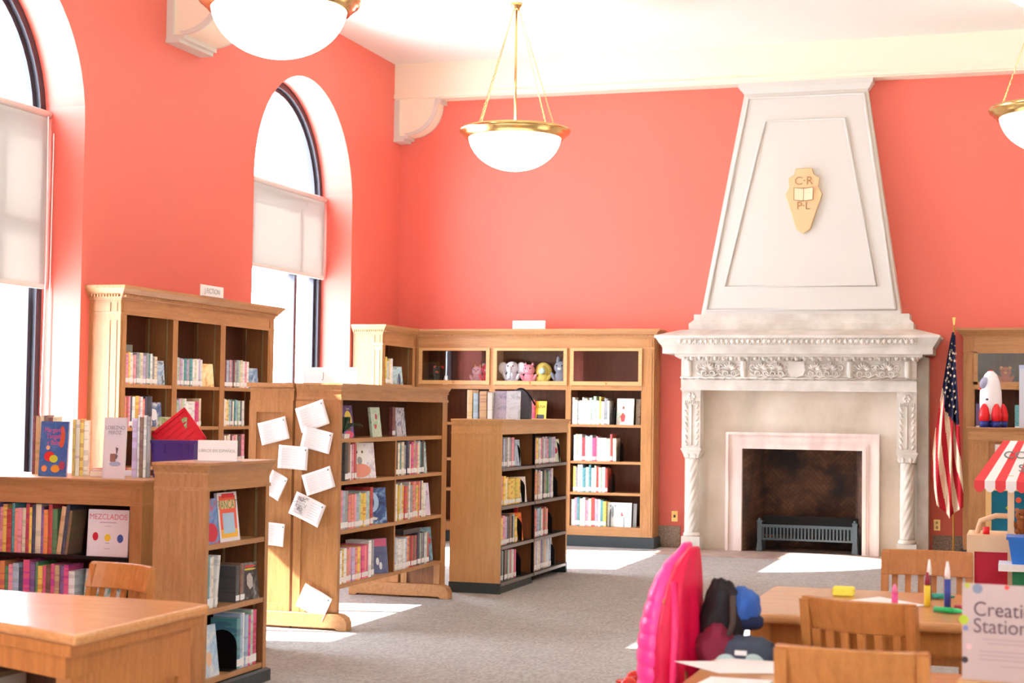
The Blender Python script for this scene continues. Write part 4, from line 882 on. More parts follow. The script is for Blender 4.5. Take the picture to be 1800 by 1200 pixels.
# marble surround
b = MB()
for (o0, o1, dd) in ((0, .04, .06), (.04, .065, .05), (.065, .145, .04), (.145, .175, .065)):
    x0, x1, zt = -.62, .64, 1.10
    b.box(x0-o1, -.19-dd, 0, x0-o0, -.10, zt+o1); b.box(x1+o0, -.19-dd, 0, x1+o1, -.10, zt+o1); b.box(x0-o0, -.19-dd, zt+o0, x1+o0, -.10, zt+o1)
b.build('marble_surround', MARBLE, F)
def brick():
    m, t, bb = newmat('sooty_brick')
    tc = t.nodes.new('ShaderNodeTexCoord'); mp = t.nodes.new('ShaderNodeMapping'); mp.inputs['Rotation'].default_value = (PI/2, 0, PI/4); mp.inputs['Scale'].default_value = (1, 1, 1)
    mp2 = t.nodes.new('ShaderNodeMapping'); mp2.inputs['Rotation'].default_value = (0, math.radians(45), 0); t.links.new(tc.outputs['Object'], mp2.inputs[0])
    sx = t.nodes.new('ShaderNodeSeparateXYZ'); cb = t.nodes.new('ShaderNodeCombineXYZ')
    sp = t.nodes.new('ShaderNodeSeparateXYZ'); t.links.new(tc.outputs['Object'], sp.inputs[0])
    pp = t.nodes.new('ShaderNodeMath'); pp.operation = 'PINGPONG'; pp.inputs[1].default_value = .22; t.links.new(sp.outputs[0], pp.inputs[0])
    a1 = t.nodes.new('ShaderNodeMath'); a1.operation = 'ADD'; t.links.new(pp.outputs[0], a1.inputs[0]); t.links.new(sp.outputs[2], a1.inputs[1])
    a2 = t.nodes.new('ShaderNodeMath'); a2.operation = 'SUBTRACT'; t.links.new(pp.outputs[0], a2.inputs[0]); t.links.new(sp.outputs[2], a2.inputs[1])
    t.links.new(a2.outputs[0], cb.inputs[0]); t.links.new(a1.outputs[0], cb.inputs[1])
    br = t.nodes.new('ShaderNodeTexBrick'); br.inputs['Scale'].default_value = 4.5; br.inputs['Mortar Size'].default_value = .012
    br.inputs['Color1'].default_value = (*srgb((120, 84, 62)), 1); br.inputs['Color2'].default_value = (*srgb((96, 66, 50)), 1); br.inputs['Mortar'].default_value = (*srgb((66, 52, 44)), 1)
    t.links.new(cb.outputs[0], br.inputs['Vector'])
    n = t.nodes.new('ShaderNodeTexNoise'); n.inputs['Scale'].default_value = 2.2; n.inputs['Detail'].default_value = 3; t.links.new(tc.outputs['Object'], n.inputs['Vector'])
    cr = t.nodes.new('ShaderNodeValToRGB'); e = cr.color_ramp.elements; e[0].position = .40; e[1].position = .60
    t.links.new(n.outputs[0], cr.inputs[0])
    mx = t.nodes.new('ShaderNodeMix'); mx.data_type = 'RGBA'; mx.inputs[7].default_value = (*srgb((44, 40, 38)), 1)
    t.links.new(cr.outputs[0], mx.inputs[0]); t.links.new(br.outputs[0], mx.inputs[6]); t.links.new(mx.outputs[2], bb.inputs['Base Color']); bb.inputs['Roughness'].default_value = .9
    return m
BRICK = brick()
b = MB(); x0, x1, d = -.62, .64, .42
b.add([(x0, -.19, 0), (x0, -.19, 1.10), (x0+.14, d, 1.10), (x0+.14, d, 0), (x1, -.19, 0), (x1, -.19, 1.10), (x1-.14, d, 1.10), (x1-.14, d, 0)],
      [(0, 3, 2, 1), (3, 7, 6, 2), (7, 4, 5, 6), (1, 2, 6, 5)])
b.box(x0-.1, -.19, -.01, x1+.1, d+.05, .012, 0); b.build('firebox', BRICK, F)
MB().box(-1.45, -.95, 0, 1.4, -.19, .012).build('hearth_slab', mottled('hearth_stone', (150, 128, 118), (182, 160, 148), 3, .5, .02), F)
# hood
b = MB(); b.frust((-1.07, -.27, 1.03, 0), (-.64, -.14, .67, 0), 2.53, 4.93); b.build('chimney_hood', WHITE, F)
def hoodpt(u, z, off=.0):   # u in -1..1 across at height z
    k = (z-2.53)/(4.93-2.53); xl = -1.07+.43*k; xr = 1.03-.36*k; return Vector((xl+(xr-xl)*(u+1)/2, -.27+.13*k-off, z))
def frame(parent, pts, w, name, mat):
    b = MB(); n = len(pts)
    for r_, off in ((w, .004), (w*.45, .014)):
        b.tube([p-Vector((0, off, 0)) for p in pts], r_, 8, closed=True)
    return b.build(name, mat, parent)
frame(F, [hoodpt(-.955, 2.58), hoodpt(.955, 2.58), hoodpt(.93, 4.88), hoodpt(-.93, 4.88)], .022, 'hood_molding', WHITE)
frame(F, [Vector((-.80, 0, 2.83)), Vector((.75, 0, 2.83)), Vector((.42, 0, 4.62)), Vector((-.40, 0, 4.62))] if False else [hoodpt(-.80, 2.83), hoodpt(.79, 2.83), hoodpt(.60, 4.62), hoodpt(-.60, 4.62)], .018, 'hood_molding', WHITE)
b = MB(); b.frust((-.65, -.15, .68, 0), (-.69, -.19, .72, 0), 4.93, 4.99); b.box(-.70, -.20, 4.99, .73, 0, 5.04); b.build('hood_cornice', WHITE, F)
# plaque
t = thing('wall_plaque', 'tan coffin-shaped plaque with C R P L letters and an open book on the hood', 'plaque', (-2.255, YB-.212, 3.745)); t.rotation_euler = (math.radians(-3.1), 0, 0)
pl = [(-.085, .345), (.085, .345), (.105, .275), (.165, .235), (.155, .14), (.195, .06), (.16, -.04), (.075, -.31), (.02, -.345), (0, -.36), (-.02, -.345), (-.075, -.31), (-.16, -.04), (-.195, .06), (-.155, .14), (-.165, .235), (-.105, .275)]
MB().prism(pl, 'y', -.03, .01).build('plaque_board', plain('tan_wood', (222, 186, 140), .5), t, bevel=.006)
TANI = plain('plaque_ink', (166, 128, 88), .5)
text('lettering', 'C·R', .125, TANI, t, (0, -.031, .205), ext=.003); text('lettering', 'P·L', .115, TANI, t, (0, -.031, -.065), ext=.003)
b = MB()
for s in (-1, 1): b.add([(0, -.034, -.005), (s*.095, -.040, .005), (s*.095, -.040, .13), (0, -.034, .12)], [(0, 1, 2, 3) if s > 0 else (3, 2, 1, 0)])
b.build('book_relief', plain('plaque_book', (236, 214, 180), .6), t)
b = MB(); pts = [(-.1, -.042, .135), (-.1, -.042, 0), (-.02, -.042, -.012), (0, -.036, -.004), (.02, -.042, -.012), (.1, -.042, 0), (.1, -.042, .135), (.02, -.04, .125), (0, -.036, .13), (-.02, -.04, .125)]
b.tube(pts, .0035, 5, closed=True); b.tube([(0, -.036, 0), (0, -.036, .125)], .002, 5); b.build('book_outline', TANI, t)
# grate
t = thing('fire_grate', 'black cast iron fire grate basket with slotted front inside the fireplace', 'grate', (-2.21, YB-.12, .012))
b = MB(); w = .50
b.box(-w, -.03, .12, w, -.02, .14); b.box(-w, -.035, .255, w, -.015, .285)
n = 27
for k in range(n+1):
    xx = -w+2*w*k/n; b.box(xx-.008, -.028, .14, xx+.008, -.018, .26)
b.build('slotted_front', IRON, t)
b = MB(); b.box(-w, .24, .16, w, .26, .36); b.box(-w-.01, -.02, .27, -w+.01, .26, .30); b.box(w-.01, -.02, .27, w+.01, .26, .30)
b.box(-w+.04, .23, .33, w+.04, .27, .36); b.build('basket_back', BLACKM, t)
b = MB()
for k in range(12): b.box(-w+.02+k*.087, -.02, .12, -w+.04+k*.087, .25, .135)
b.build('grate_bar', BLACKM, t)
for xx in (-w, w):
    b = MB(); b.frust((xx-.035, -.05, xx+.035, 0), (xx-.02, -.045, xx+.02, -.005), 0, .13); b.box(xx-.025, -.045, .13, xx+.025, -.005, .31); b.box(xx-.03, -.05, .31, xx+.03, 0, .325)
    b.ell((xx, -.025, .335), (.02, .02, .02)); b.build('leg', IRON, t)
    MB().box(xx-.015, .24, 0, xx+.015, .26, .16).build('leg', IRON, t)
# outlets
for px, lab in ((-3.665, 'brass outlet plate on the wall between bookcase and fireplace'), (-.885, 'brass outlet plate on the wall beside the flag')):
    t = thing('outlet_plate', lab, 'outlet', (px, YB, .34))
    MB().box(-.035, -.006, -.058, .035, 0, .058).build('plate', BRASS, t, bevel=.002)
    b = MB()
    for zz in ((0,) if px < -3 else (-.025, .025)): b.box(-.012, -.009, zz-.014, .012, -.006, zz+.014)
    b.build('socket', BLACKM if px < -3 else plain('ivory', (220, 200, 150), .4), t)

# ------------------------------------------------------------------ pendants
def pendant(label, x, y, first=None):
    if first:
        c = copy_tree(first); c.location = (x, y, 4.16); tag(c, label, 'lamp', 'brass bowl pendants'); return c
    t = thing('pendant_lamp', label, 'lamp', (x, y, 4.16), 0, 'brass bowl pendants')
    m_, tr, bb = newmat('milk_glass'); bb.inputs['Base Color'].default_value = (1, .98, .94, 1); bb.inputs['Emission Color'].default_value = (1, .93, .82, 1); bb.inputs['Emission Strength'].default_value = 3.0; bb.inputs['Roughness'].default_value = .3
    R = .455; pr = [(R*math.sin(a*PI/2/14)*1.0, -.36*math.cos(a*PI/2/14)) for a in range(15)]
    b = MB(); b.lathe(pr, 48); b.build('glass_bowl', m_, t)
    b = MB(); b.lathe([(.44, -.04), (.475, -.045), (.485, -.02), (.505, -.015), (.51, .005), (.535, .01), (.545, .03), (.54, .045), (.50, .05), (.46, .03), (.44, .0), (.44, -.04)], 56); b.build('rim', BRASS, t)
    b = MB(); b.lathe([(.0, 0), (.012, 0), (.012, 1.25), (.0, 1.25)], 10, (0, 0, -.02)); b.build('stem', BRASS, t)
    b = MB(); b.lathe([(.0, -.02), (.03, -.02), (.035, 0), (.05, .02), (.06, .045), (0, .045)], 20, (0, 0, ZC-4.16-.045)); b.build('ceiling_canopy', BRASS, t)
    for k in range(4):
        a = PI/4+k*PI/2+.35; p0 = Vector((.50*math.cos(a), .50*math.sin(a), .05)); p1 = Vector((.03*math.cos(a), .03*math.sin(a), ZC-4.16-.05)); b = MB(); n = 44
        for q in range(n):
            c = p0.lerp(p1, (q+.5)/n); L = (p1-p0).length/n
            d = (p1-p0).normalized(); u = d.orthogonal().normalized(); v = d.cross(u)
            if q % 2: u = v
            b.tube([tuple(c+d*(L*.62*math.cos(s*PI/3))+u*(.007*math.sin(s*PI/3))) for s in range(6)], .0024, 4, closed=True)
        b.build('chain', BRASS, t)
    l = bpy.data.lights.new('bulb', 'POINT'); l.energy = 18; l.color = (1, .93, .82); l.shadow_soft_size = .12
    lo = bpy.data.objects.new('bulb', l); COL.objects.link(lo); lo.parent = t; lo.location = (0, 0, .10)
    return t
P2 = pendant('brass-rimmed bowl pendant lamp hanging fully in view before the coral wall', -4.75, 14.85)
pendant('largest white bowl pendant lamp, cut by the top edge', -4.75, 9.65, P2)
pendant('bowl pendant lamp by the far upper corner, mostly outside the view', .22, 14.85, P2)
pendant('bowl pendant lamp added for fill light over the near tables, outside the view', .22, 9.65, P2)  # unseen lamp added to brighten the foreground
pendant('bowl pendant lamp added for fill light over the desk end, outside the view', -4.75, 4.45, P2)  # another unseen lamp, added as fill near the desk

# ------------------------------------------------------------------ plush toys behind glass
def plush(name, label, x, y, z, body, rz=0, scale=1, kind='pig', col2=None):
    t = thing(name, label, 'plush toy', (x, y, z), rz); t.scale = (scale,)*3
    m1 = plain('plush_%d_%d_%d' % body, body, .95, bump=.3, bscale=200); m2 = plain('plush_%d_%d_%d' % (col2 or body), col2 or body, .95, bump=.3, bscale=200); dk = plain('eye_black', (20, 20, 24), .2)
    b = MB(); b.ell((0, 0, .075), (.06, .055, .08)); 
    hz = .17; hr = (.062, .055, .058)
    if kind == 'lion': hz = .16; hr = (.055, .05, .055)
    b.ell((0, -.01, hz), hr)
    b.build('body', m1, t)
    for s in (-1, 1):
        MB().ell((s*.045, -.05, .03), (.024, .045, .024)).build('leg', m1, t); MB().ell((s*.066, -.02, .09), (.018, .022, .045), rot=Matrix.Rotation(s*.5, 4, 'Y')).build('arm', m1, t)
        if kind == 'elephant': MB().ell((s*.088, 0, .165), (.045, .014, .058)).build('ear', m1, t)
        elif kind == 'pig': MB().lathe([(.018, 0), (.012, .02), (0, .035)], 10, (s*.038, -.01, hz+.045)).build('ear', m1, t)
        elif kind == 'rabbit': MB().ell((s*.03, 0, hz+.06), (.016, .012, .04)).build('ear', m1, t)
        elif kind == 'bear': MB().ell((s*.045, 0, hz+.045), (.02, .012, .02)).build('ear', m2, t)
        elif kind == 'bird': MB().lathe([(.015, 0), (0, .035)], 8, (s*.03, 0, hz+.045)).build('ear', m2, t)
        MB().ell((s*.024, -.062, hz+.015), (.006, .004, .007)).build('eye', dk, t)
    if kind == 'elephant': MB().tube([(0, -.06, hz), (0, -.085, hz-.03), (0, -.088, hz-.07), (0, -.08, hz-.105)], [.018, .015, .012, .010], 10).build('trunk', m1, t)
    if kind == 'lion':
        b = MB(); b.lathe([(.06, -.012), (.088, 0), (.09, .012), (.05, .03)], 20); o = b.build('mane', m1, t); o.location = (0, .01, hz); o.rotation_euler = (R90, 0, 0)
        MB().ell((0, -.055, hz), (.035, .02, .035)).build('muzzle', m2, t)
    if kind in ('pig', 'bear', 'rabbit'): MB().ell((0, -.062, hz-.012), (.018, .012, .012)).build('muzzle', m2, t)
    if kind == 'bird': MB().lathe([(.012, 0), (0, .03)], 8).build('beak', m2, t).matrix_local = Matrix.Translation((0, -.06, hz)) @ Matrix.Rotation(R90, 4, 'X')
    return t
yz = 17.19; zz = 1.741
plush('plush_elephant', 'white plush elephant behind the middle glass door', -5.49, yz, zz, (226, 226, 232), kind='elephant', scale=1.22)
plush('plush_pig', 'pink plush pig beside the white elephant', -5.29, yz, zz, (240, 160, 176), kind='pig', scale=1.08, col2=(246, 190, 196))
plush('plush_lion', 'yellow plush lion with a pale face behind the middle glass door', -5.13, yz+.02, zz, (236, 212, 110), kind='lion', scale=1.08, col2=(190, 222, 210))
plush('plush_mouse', 'grey plush rabbit at the end of the middle compartment', -4.92, yz, zz, (140, 144, 156), kind='rabbit', scale=1.25, col2=(230, 226, 226))
plush('plush_owl', 'brown and grey plush owl behind the first glass door', -5.90, yz, zz, (170, 150, 160), kind='bird', scale=.98, col2=(210, 160, 90))
plush('plush_bear', 'red striped plush beside the owl behind the first glass door', -5.78, yz, zz, (190, 60, 76), kind='bear', scale=1.1, col2=(206, 176, 176))
plush('plush_cat', 'small black plush cat with red ears behind the first glass door', -6.38, yz+.03, zz, (30, 24, 26), kind='bear', scale=.98, col2=(206, 60, 50))
plush('plush_bunny', 'tiny white plush low behind the first glass door', -6.26, yz-.05, zz, (236, 232, 230), kind='rabbit', scale=.42)
plush('plush_monkey', 'orange brown plush on the upper shelf behind the toy rocket', -.20, 17.20, 1.781, (180, 90, 50), kind='bear', scale=.9, col2=(220, 150, 90))
plush('plush_duck', 'blue plush with a yellow crest on the upper shelf beyond the rocket', 0.02, 17.20, 1.781, (50, 60, 120), kind='bird', scale=1.0, col2=(240, 190, 50))

# ------------------------------------------------------------------ flag
t = thing('flag', 'american flag hanging in folds on a pole beside the fireplace', 'flag', (-.70, 16.93, 0))
MB().lathe([(.16, 0), (.16, .02), (.05, .04), (.03, .07), (0, .07)], 24).build('pole_base', BRASS, t)
b = MB(); b.lathe([(.0, .05), (.0095, .05), (.0095, 2.40), (.0, 2.40)], 12); b.build('pole', plain('pole_wood', (196, 140, 60), .35), t)
MB().frust((-.006, -.006, .006, .006), (-.018, -.004, .018, .004), 2.40, 2.48).build('finial', BRASS, t)
NAVY = plain('flag_blue', (24, 28, 62), .8); RED = plain('flag_red', (186, 20, 40), .8); WHT = plain('flag_white', (238, 218, 190), .8)
nu, nv = 90, 70; vs = []; fs = []; mi = []
def fp(u, v):   # u: across the gathered cloth 0..1, v: 0 top to 1 bottom
    ztop = 2.33-.05*u; L = 1.86-.16*abs(u-.55)*2-(.30 if u < .2 else 0)*(1-u/.2)*.9
    z = ztop-L*v
    hw = .012+.13*min(1, v*1.15)**.8
    x = -.055*min(1, v*1.4)+(u-.5)*2*hw*(1 if u > .5 else 1.1)
    y = -.035+.038*math.sin(u*PI*5.5+v*1.2)*min(1, v*2+.15)-.02*u
    return (x+.012*math.sin(u*11+v*3), y, z)
for i in range(nu+1):
    for j in range(nv+1): vs.append(fp(i/nu, j/nv))
for i in range(nu):
    for j in range(nv):
        fs.append((i*(nv+1)+j, i*(nv+1)+j+1, (i+1)*(nv+1)+j+1, (i+1)*(nv+1)+j)); u, v = (i+.5)/nu, (j+.5)/nv
        if v < .40+.12*u: mi.append(0)
        else:
            mi.append(1 if int((u*2.4+(1-v)*2.0+.9)*2.6) % 2 == 0 else 2)
b = MB(); b.v = vs; b.f = fs; b.mi = mi; b.sm = [True]*len(fs); o = b.build('flag_cloth', [NAVY, RED, WHT], t); s = o.modifiers.new('s', 'SOLIDIFY'); s.thickness = .003
b = MB(); rr = random.Random(3)
for k in range(10):
    for q in range(5):
        v = .06+.042*k; u = (q+.5+(k % 2)*.5)/5.5
        if v > .36+.12*u: continue
        c = fp(u, v); y = c[1]-.006; R_ = .019 if v > .1 else .010; P = []
        for s_ in range(10):
            a = PI/2+s_*PI/5+.2; r_ = R_ if s_ % 2 == 0 else R_*.42; P.append((c[0]+r_*math.cos(a)*.8, y, c[2]+r_*math.sin(a)))
        b.add(P+[(c[0], y-.001, c[2])], [(s_, (s_+1) % 10, 10) for s_ in range(10)])
b.build('flag_star', WHT, t)

# ------------------------------------------------------------------ furniture
def chair(label, x, y, rz, tint=OAKC, first=None):
    if first:
        c = copy_tree(first); c.location = (x, y, 0); c.rotation_euler = (0, 0, rz); tag(c, label, 'chair', 'oak reading-room chairs'); return c
    t = thing('wooden_chair', label, 'chair', (x, y, 0), rz, 'oak reading-room chairs')   # faces local +y, back at y=-.2
    b = MB(); b.frust((-.20, -.18, .20, .22), (-.205, -.185, .205, .225), .42, .45); b.build('seat', tint, t, bevel=.008)
    def rail(z0, z1, th=.02):
        m = MB(); n = 10; r0 = []
        for k in range(n+1):
            u = k/n*2-1; xx = u*.205; yy = -.205-.045*(1-u*u)
            r0.append([(xx, yy-th/2, z0), (xx, yy+th/2, z0), (xx, yy+th/2-.035, z1), (xx, yy-th/2-.035, z1)])
        m.loft(r0, smooth=False); return m
    rail(.735, .85, .022).build('top_rail', tint, t, bevel=.005)
    rail(.50, .535).build('lower_rail', tint, t)
    for k in range(6):
        u = (k+.5)/6*2-1; xx = u*.175; yy = -.205-.045*(1-u*u)
        m = MB(); m.loft([[(xx-.013, yy-.006, .535), (xx+.013, yy-.006, .535), (xx+.013, yy+.006, .535), (xx-.013, yy+.006, .535)], [(xx-.014, yy-.041, .74), (xx+.014, yy-.041, .74), (xx+.014, yy-.029, .74), (xx-.014, yy-.029, .74)]], smooth=False)
        m.build('back_slat', tint, t)
    for s in (-1, 1):
        m = MB(); m.loft([[(s*.19-.017, y_-.02, z_), (s*.19+.017, y_-.02, z_), (s*.19+.017, y_+.02, z_), (s*.19-.017, y_+.02, z_)] for y_, z_ in ((-.235, 0), (-.18, .43), (-.205, .6), (-.245, .84))], smooth=False); m.build('leg', tint, t)
        m = MB(); m.frust((s*.175-.015, .17, s*.175+.015, .2), (s*.18-.019, .165, s*.18+.019, .205), 0, .42); m.build('leg', tint, t)
        MB().box(s*.18-.01, -.2, .17, s*.18+.01, .18, .20).build('stretcher', tint, t)
    MB().box(-.18, -.18, .385, .18, .19, .42).build('seat_frame', tint, t)
    return t
C0 = chair('nearest oak slat-back chair, cut by the bottom edge, back towards us', -.45, 4.70, .0)
chair('oak slat-back chair with its dark back to us, pushed in at the marker table', -.475, 5.85, -.30, first=C0)
chair('oak slat-back chair on the far side of the marker table, beyond the markers', -.44, 7.53, PI, first=C0)
c_ = chair('oak slat-back chair behind the desk, its back catching window light', -3.74, 5.86, PI-.3, first=C0); c_.scale = (.92, .92, .94)
chair('oak chair under the bright pink coat', -.915, 5.62, -R90, first=C0)
def table(name, label, x0, y0, x1, y1, z, legs=True):
    t = thing(name, label, 'table', ((x0+x1)/2, (y0+y1)/2, 0)); w, d = (x1-x0)/2, (y1-y0)/2
    MB().box(-w, -d, z-.035, w, d, z).build('table_top', OAKT, t, bevel=.012)
    b = MB(); b.box(-w+.06, -d+.06, z-.12, w-.06, -d+.085, z-.035); b.box(-w+.06, d-.085, z-.12, w-.06, d-.06, z-.035); b.box(-w+.06, -d+.085, z-.12, -w+.085, d-.085, z-.035); b.box(w-.085, -d+.085, z-.12, w-.06, d-.085, z-.035)
    b.build('apron', OAKC, t)
    for sx in (-1, 1):
        for sy in (-1, 1):
            xx, yy = sx*(w-.09), sy*(d-.09); MB().frust((xx-.03, yy-.03, xx+.03, yy+.03), (xx-.04, yy-.04, xx+.04, yy+.04), 0, z-.035).build('leg', OAKC, t)
    return t
table('activity_table', 'oak table with markers and paper scattered on it, near the fireplace side', -1.02, 5.90, .75, 6.88, .75)
table('activity_table', 'lower oak table in front carrying white papers and the Creation Station sign', -1.0, 4.72, .85, 5.36, .66)
# desk
t = thing('reading_desk', 'heavy oak desk with angled corner and panelled side, cut by the bottom corner', 'desk', (-3.4, 4.9, 0))
def dp(pts): return [(a+3.4, b-4.9) for a, b in pts]
top = dp([(-2.855, 4.45), (-2.86, 5.34), (-3.0, 5.38), (-4.9, 5.46), (-4.9, 5.0), (-3.9, 4.90)])
def inset(p, d):
    cx = sum(a for a, _ in p)/len(p); cy = sum(b for _, b in p)/len(p); return [(cx+(a-cx)*(1-d), cy+(b-cy)*(1-d)) for a, b in p]
b = MB(); b.prism(top, 'z', .712, .75); b.build('desk_top', OAKT, t, bevel=.012)
b = MB(); b.prism(inset(top, .03), 'z', .675, .712); b.prism(inset(top, .07), 'z', .60, .675); b.build('frieze', OAKC, t)
b = MB(); b.box(.42, -.36, 0, .46, .42, .60); b.build('side_panel', OAKC, t)
b = MB(); b.box(.46, -.36, .50, .475, .42, .60); b.box(.46, -.36, 0, .475, -.27, .5); b.box(.46, .33, 0, .475, .42, .5); b.box(.46, -.27, 0, .475, .33, .1); b.build('panel_rail', OAKC, t)
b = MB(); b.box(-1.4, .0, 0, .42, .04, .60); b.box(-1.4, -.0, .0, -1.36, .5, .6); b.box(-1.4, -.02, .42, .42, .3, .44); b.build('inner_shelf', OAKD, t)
for k, (xx, cc, lab) in enumerate(((-3.72, (206, 190, 160), 'cream file box'), (-3.45, (180, 168, 150), 'grey-tan file box'))):
    tt = thing('file_box', lab+' on the shelf under the desk corner', 'box', (xx, 4.83, .445)); MB().box(-.12, -.13, 0, .12, .06, .10).build('box_body', plain('box_%d' % k, cc, .6), tt); MB().box(-.125, -.135, .10, .125, .065, .115).build('lid', plain('box_lid_%d' % k, (120, 96, 70), .5), tt)

# ------------------------------------------------------------------ coat, bags
PINK = plain('pink_quilting', (250, 60, 150), .38, spec=.5); PINK2 = plain('pink_red_lining', (214, 8, 66), .5)
t = thing('puffer_coat', 'bright pink quilted puffer coat hung over a chair back', 'coat', (-1.165, 5.62, 0))
def ringpts(cx, cy, rx, ry, z, n=36, p=2.3):
    out = []
    for k in range(n):
        a = 2*PI*k/n; c, s = math.cos(a), math.sin(a)
        out.append((cx+rx*math.copysign(abs(c)**(2/p), c), cy+ry*math.copysign(abs(s)**(2/p), s), z))
    return out
def lerp_tab(tab, z):
    for (z0, a), (z1, b) in zip(tab, tab[1:]):
        if z <= z1: u = max(0, (z-z0)/(z1-z0)); return tuple(p+(q-p)*u for p, q in zip(a, b))
    return tab[-1][1]
#        z      centre x, half thickness, half width
CT = [(.22, (-.045, .105, .20)), (.66, (-.04, .100, .215)), (.75, (-.036, .090, .205)), (.88, (-.022, .068, .17)), (.95, (-.008, .048, .125)), (1.0, (.012, .024, .06)), (1.03, (.02, .008, .02))]
rg = []
for k in range(151):
    z = .22+.80*k/150; cx, rx, ry = lerp_tab(CT, z); puff = .006*abs(math.sin(z*PI/.055))**.5
    rg.append([(p[0]+.006*math.sin(9*p[1]+z*7), p[1], p[2]) for p in ringpts(cx, .02, rx+puff-.008, ry+puff, z)])
b = MB(); b.loft(rg); b.build('quilted_shell', PINK, t)
rg = []
for k in range(90):
    z = .24+.77*k/89; cx, rx, ry = lerp_tab(CT, z); ring = []
    for j in range(48):
        a = 2*PI*j/48; f_ = 1+.10*math.sin(a*8+z*5)+.05*math.sin(a*13-z*9)
        ring.append((cx+.045+(rx*.85)*f_*math.cos(a), -.045+ry*.93*(1+.04*math.sin(a*8+z*5))*math.sin(a), z))
    rg.append(ring)
b = MB(); b.loft(rg); b.build('lining', PINK2, t)
b = MB(); b.tube([(.02, -.19, .90), (.035, -.235, .75), (.03, -.245, .5), (.02, -.235, .26)], [.012, .014, .014, .012], 8); b.build('front_edge', plain('pink_trim', (246, 40, 110), .4), t)
def lump(name, label, cat, c, r, col, seed, rough=.8, rz=0, extra=None):
    rr = random.Random(seed); ph = [rr.uniform(0, 6) for _ in range(6)]
    t = thing(name, label, cat, (c[0], c[1], c[2]-r[2]), rz)
    b = MB(); b.ell((0, 0, r[2]), r, seg=40, rings=28, fn=lambda d: 1+.08*math.sin(4*d.x+ph[0])*math.sin(5*d.z+ph[1])+.035*math.sin(11*d.y+ph[2]+5*d.z)+.025*math.sin(17*d.x+ph[3])); b.build('fabric_body', plain('fabric_%d_%d_%d' % col, col, rough, bump=.15, bscale=40), t)
    return t
t = lump('backpack', 'black backpack slumped on the chair beside the pink coat', 'bag', (-1.01, 5.60, .745), (.075, .10, .16), (28, 24, 30), 1)
MB().tube([(.03, -.10, .10), (.06, -.12, .18), (.055, -.10, .27)], .010, 8).build('strap', plain('strap_brown', (70, 54, 50), .7), t)
t = lump('winter_hat', 'blue fleece hat on top of the pile beside the pink coat', 'hat', (-.945, 5.64, .80), (.064, .08, .07), (52, 96, 176), 2)
MB().lathe([(.062, 0), (.074, .01), (.074, .035), (.062, .045)], 24, (0.0, 0, .0)).build('brim', plain('fabric_navy', (24, 34, 70), .8), t)
lump('folded_jacket', 'maroon jacket bunched under the black backpack', 'jacket', (-1.01, 5.53, .66), (.075, .09, .10), (120, 24, 50), 3)
t = lump('school_bag', 'grey and dark blue bag with pale round patches on the chair', 'bag', (-.90, 5.50, .63), (.105, .09, .095), (58, 66, 84), 4)
for dx, dz in ((.03, .10), (-.06, .095)):
    b = MB(); b.ell((dx, -.085, dz), (.042, .012, .04)); b.build('patch', plain('pale_patch', (176, 198, 196), .6), t)
MB().box(-.03, -.10, .135, .01, -.09, .15).build('tag', PAPER, t)
# second chair that carries the pile
# clogs
for i, (x, y, rz, lab) in enumerate(((-2.05, 8.62, .5, 'shiny red plastic toy shoe lying on the carpet, the farther one'), (-2.03, 8.42, -.3, 'shiny orange-red plastic toy shoe on the carpet nearest the coat'), (-2.14, 8.34, .9, 'thin red plastic toy piece tipped over on the carpet'))):
    t = thing('toy_shoe', lab, 'toy', (x, y, 0), rz)
    b = MB(); b.loft([ringpts(0, 0, .085*k, .042*k, z_, 24, 2.2) for k, z_ in ((.8, 0), (1, .008), (1, .018), (.9, .022))]); b.build('sole', plain('red_gloss', (222, 40, 30), .12, spec=.7), t)
    if i < 2: b = MB(); b.ell((.02, 0, .025), (.05, .036, .045), seg=20, rings=12); b.build('upper', plain('red_gloss', (222, 40, 30), .12), t)
# ------------------------------------------------------------------ papers, markers, sign on tables
def sheet(label, pts, z, cat='paper'):
    n = len(pts); b = MB(); b.prism(pts, 'z', 0, .0015); o = b.build('paper_sheet', PAPER); o.location = (0, 0, z); return tag(o, label, cat)
sheet('large white paper sheet on the lower table beside the nearest chair', [(-1.10, 5.24), (-.92, 5.06), (-.70, 5.14), (-.66, 5.30), (-.84, 5.345)], .6615)
sheet('second white paper sheet lying behind it on the lower table', [(-.98, 5.30), (-.72, 5.20), (-.66, 5.34), (-.93, 5.355)], .6635)
sheet('white sheet with pale blue edge near the bottom edge of the view', [(-.93, 4.98), (-.74, 4.98), (-.74, 4.80), (-.95, 4.80)], .6615)
sheet('white drawing paper under the markers on the far table', [(-.73, 6.33), (-.56, 6.62), (-.36, 6.40), (-.50, 6.24)], .7515)
def marker(label, x, y, z, col, cap, lying=None, L=.13, r=.011):
    t = thing('marker_pen', label, 'marker', (x, y, z)); m1 = plain('marker_%d_%d_%d' % col, col, .3); m2 = plain('marker_%d_%d_%d' % cap, cap, .3)
    MB().lathe([(0, 0), (r, 0), (r, L*.62), (0, L*.62)], 14).build('barrel', m1, t); MB().lathe([(0, L*.62), (r*.95, L*.62), (r*.8, L*.8), (r*.35, L), (0, L)], 14).build('cap', m2, t)
    if lying is not None: t.rotation_euler = (0, R90, lying); t.location.z = z+r
    return t
marker('short pink marker standing on the drawing paper', -.475, 6.30, .753, (236, 90, 160), (240, 130, 180), L=.085, r=.012)
marker('yellow marker with dark red cap standing on the table', -.36, 6.38, .751, (240, 214, 60), (150, 30, 60), L=.13, r=.012)
marker('white-tipped marker with red band standing behind the yellow one', -.365, 6.60, .751, (120, 60, 60), (240, 240, 240), L=.16, r=.010)
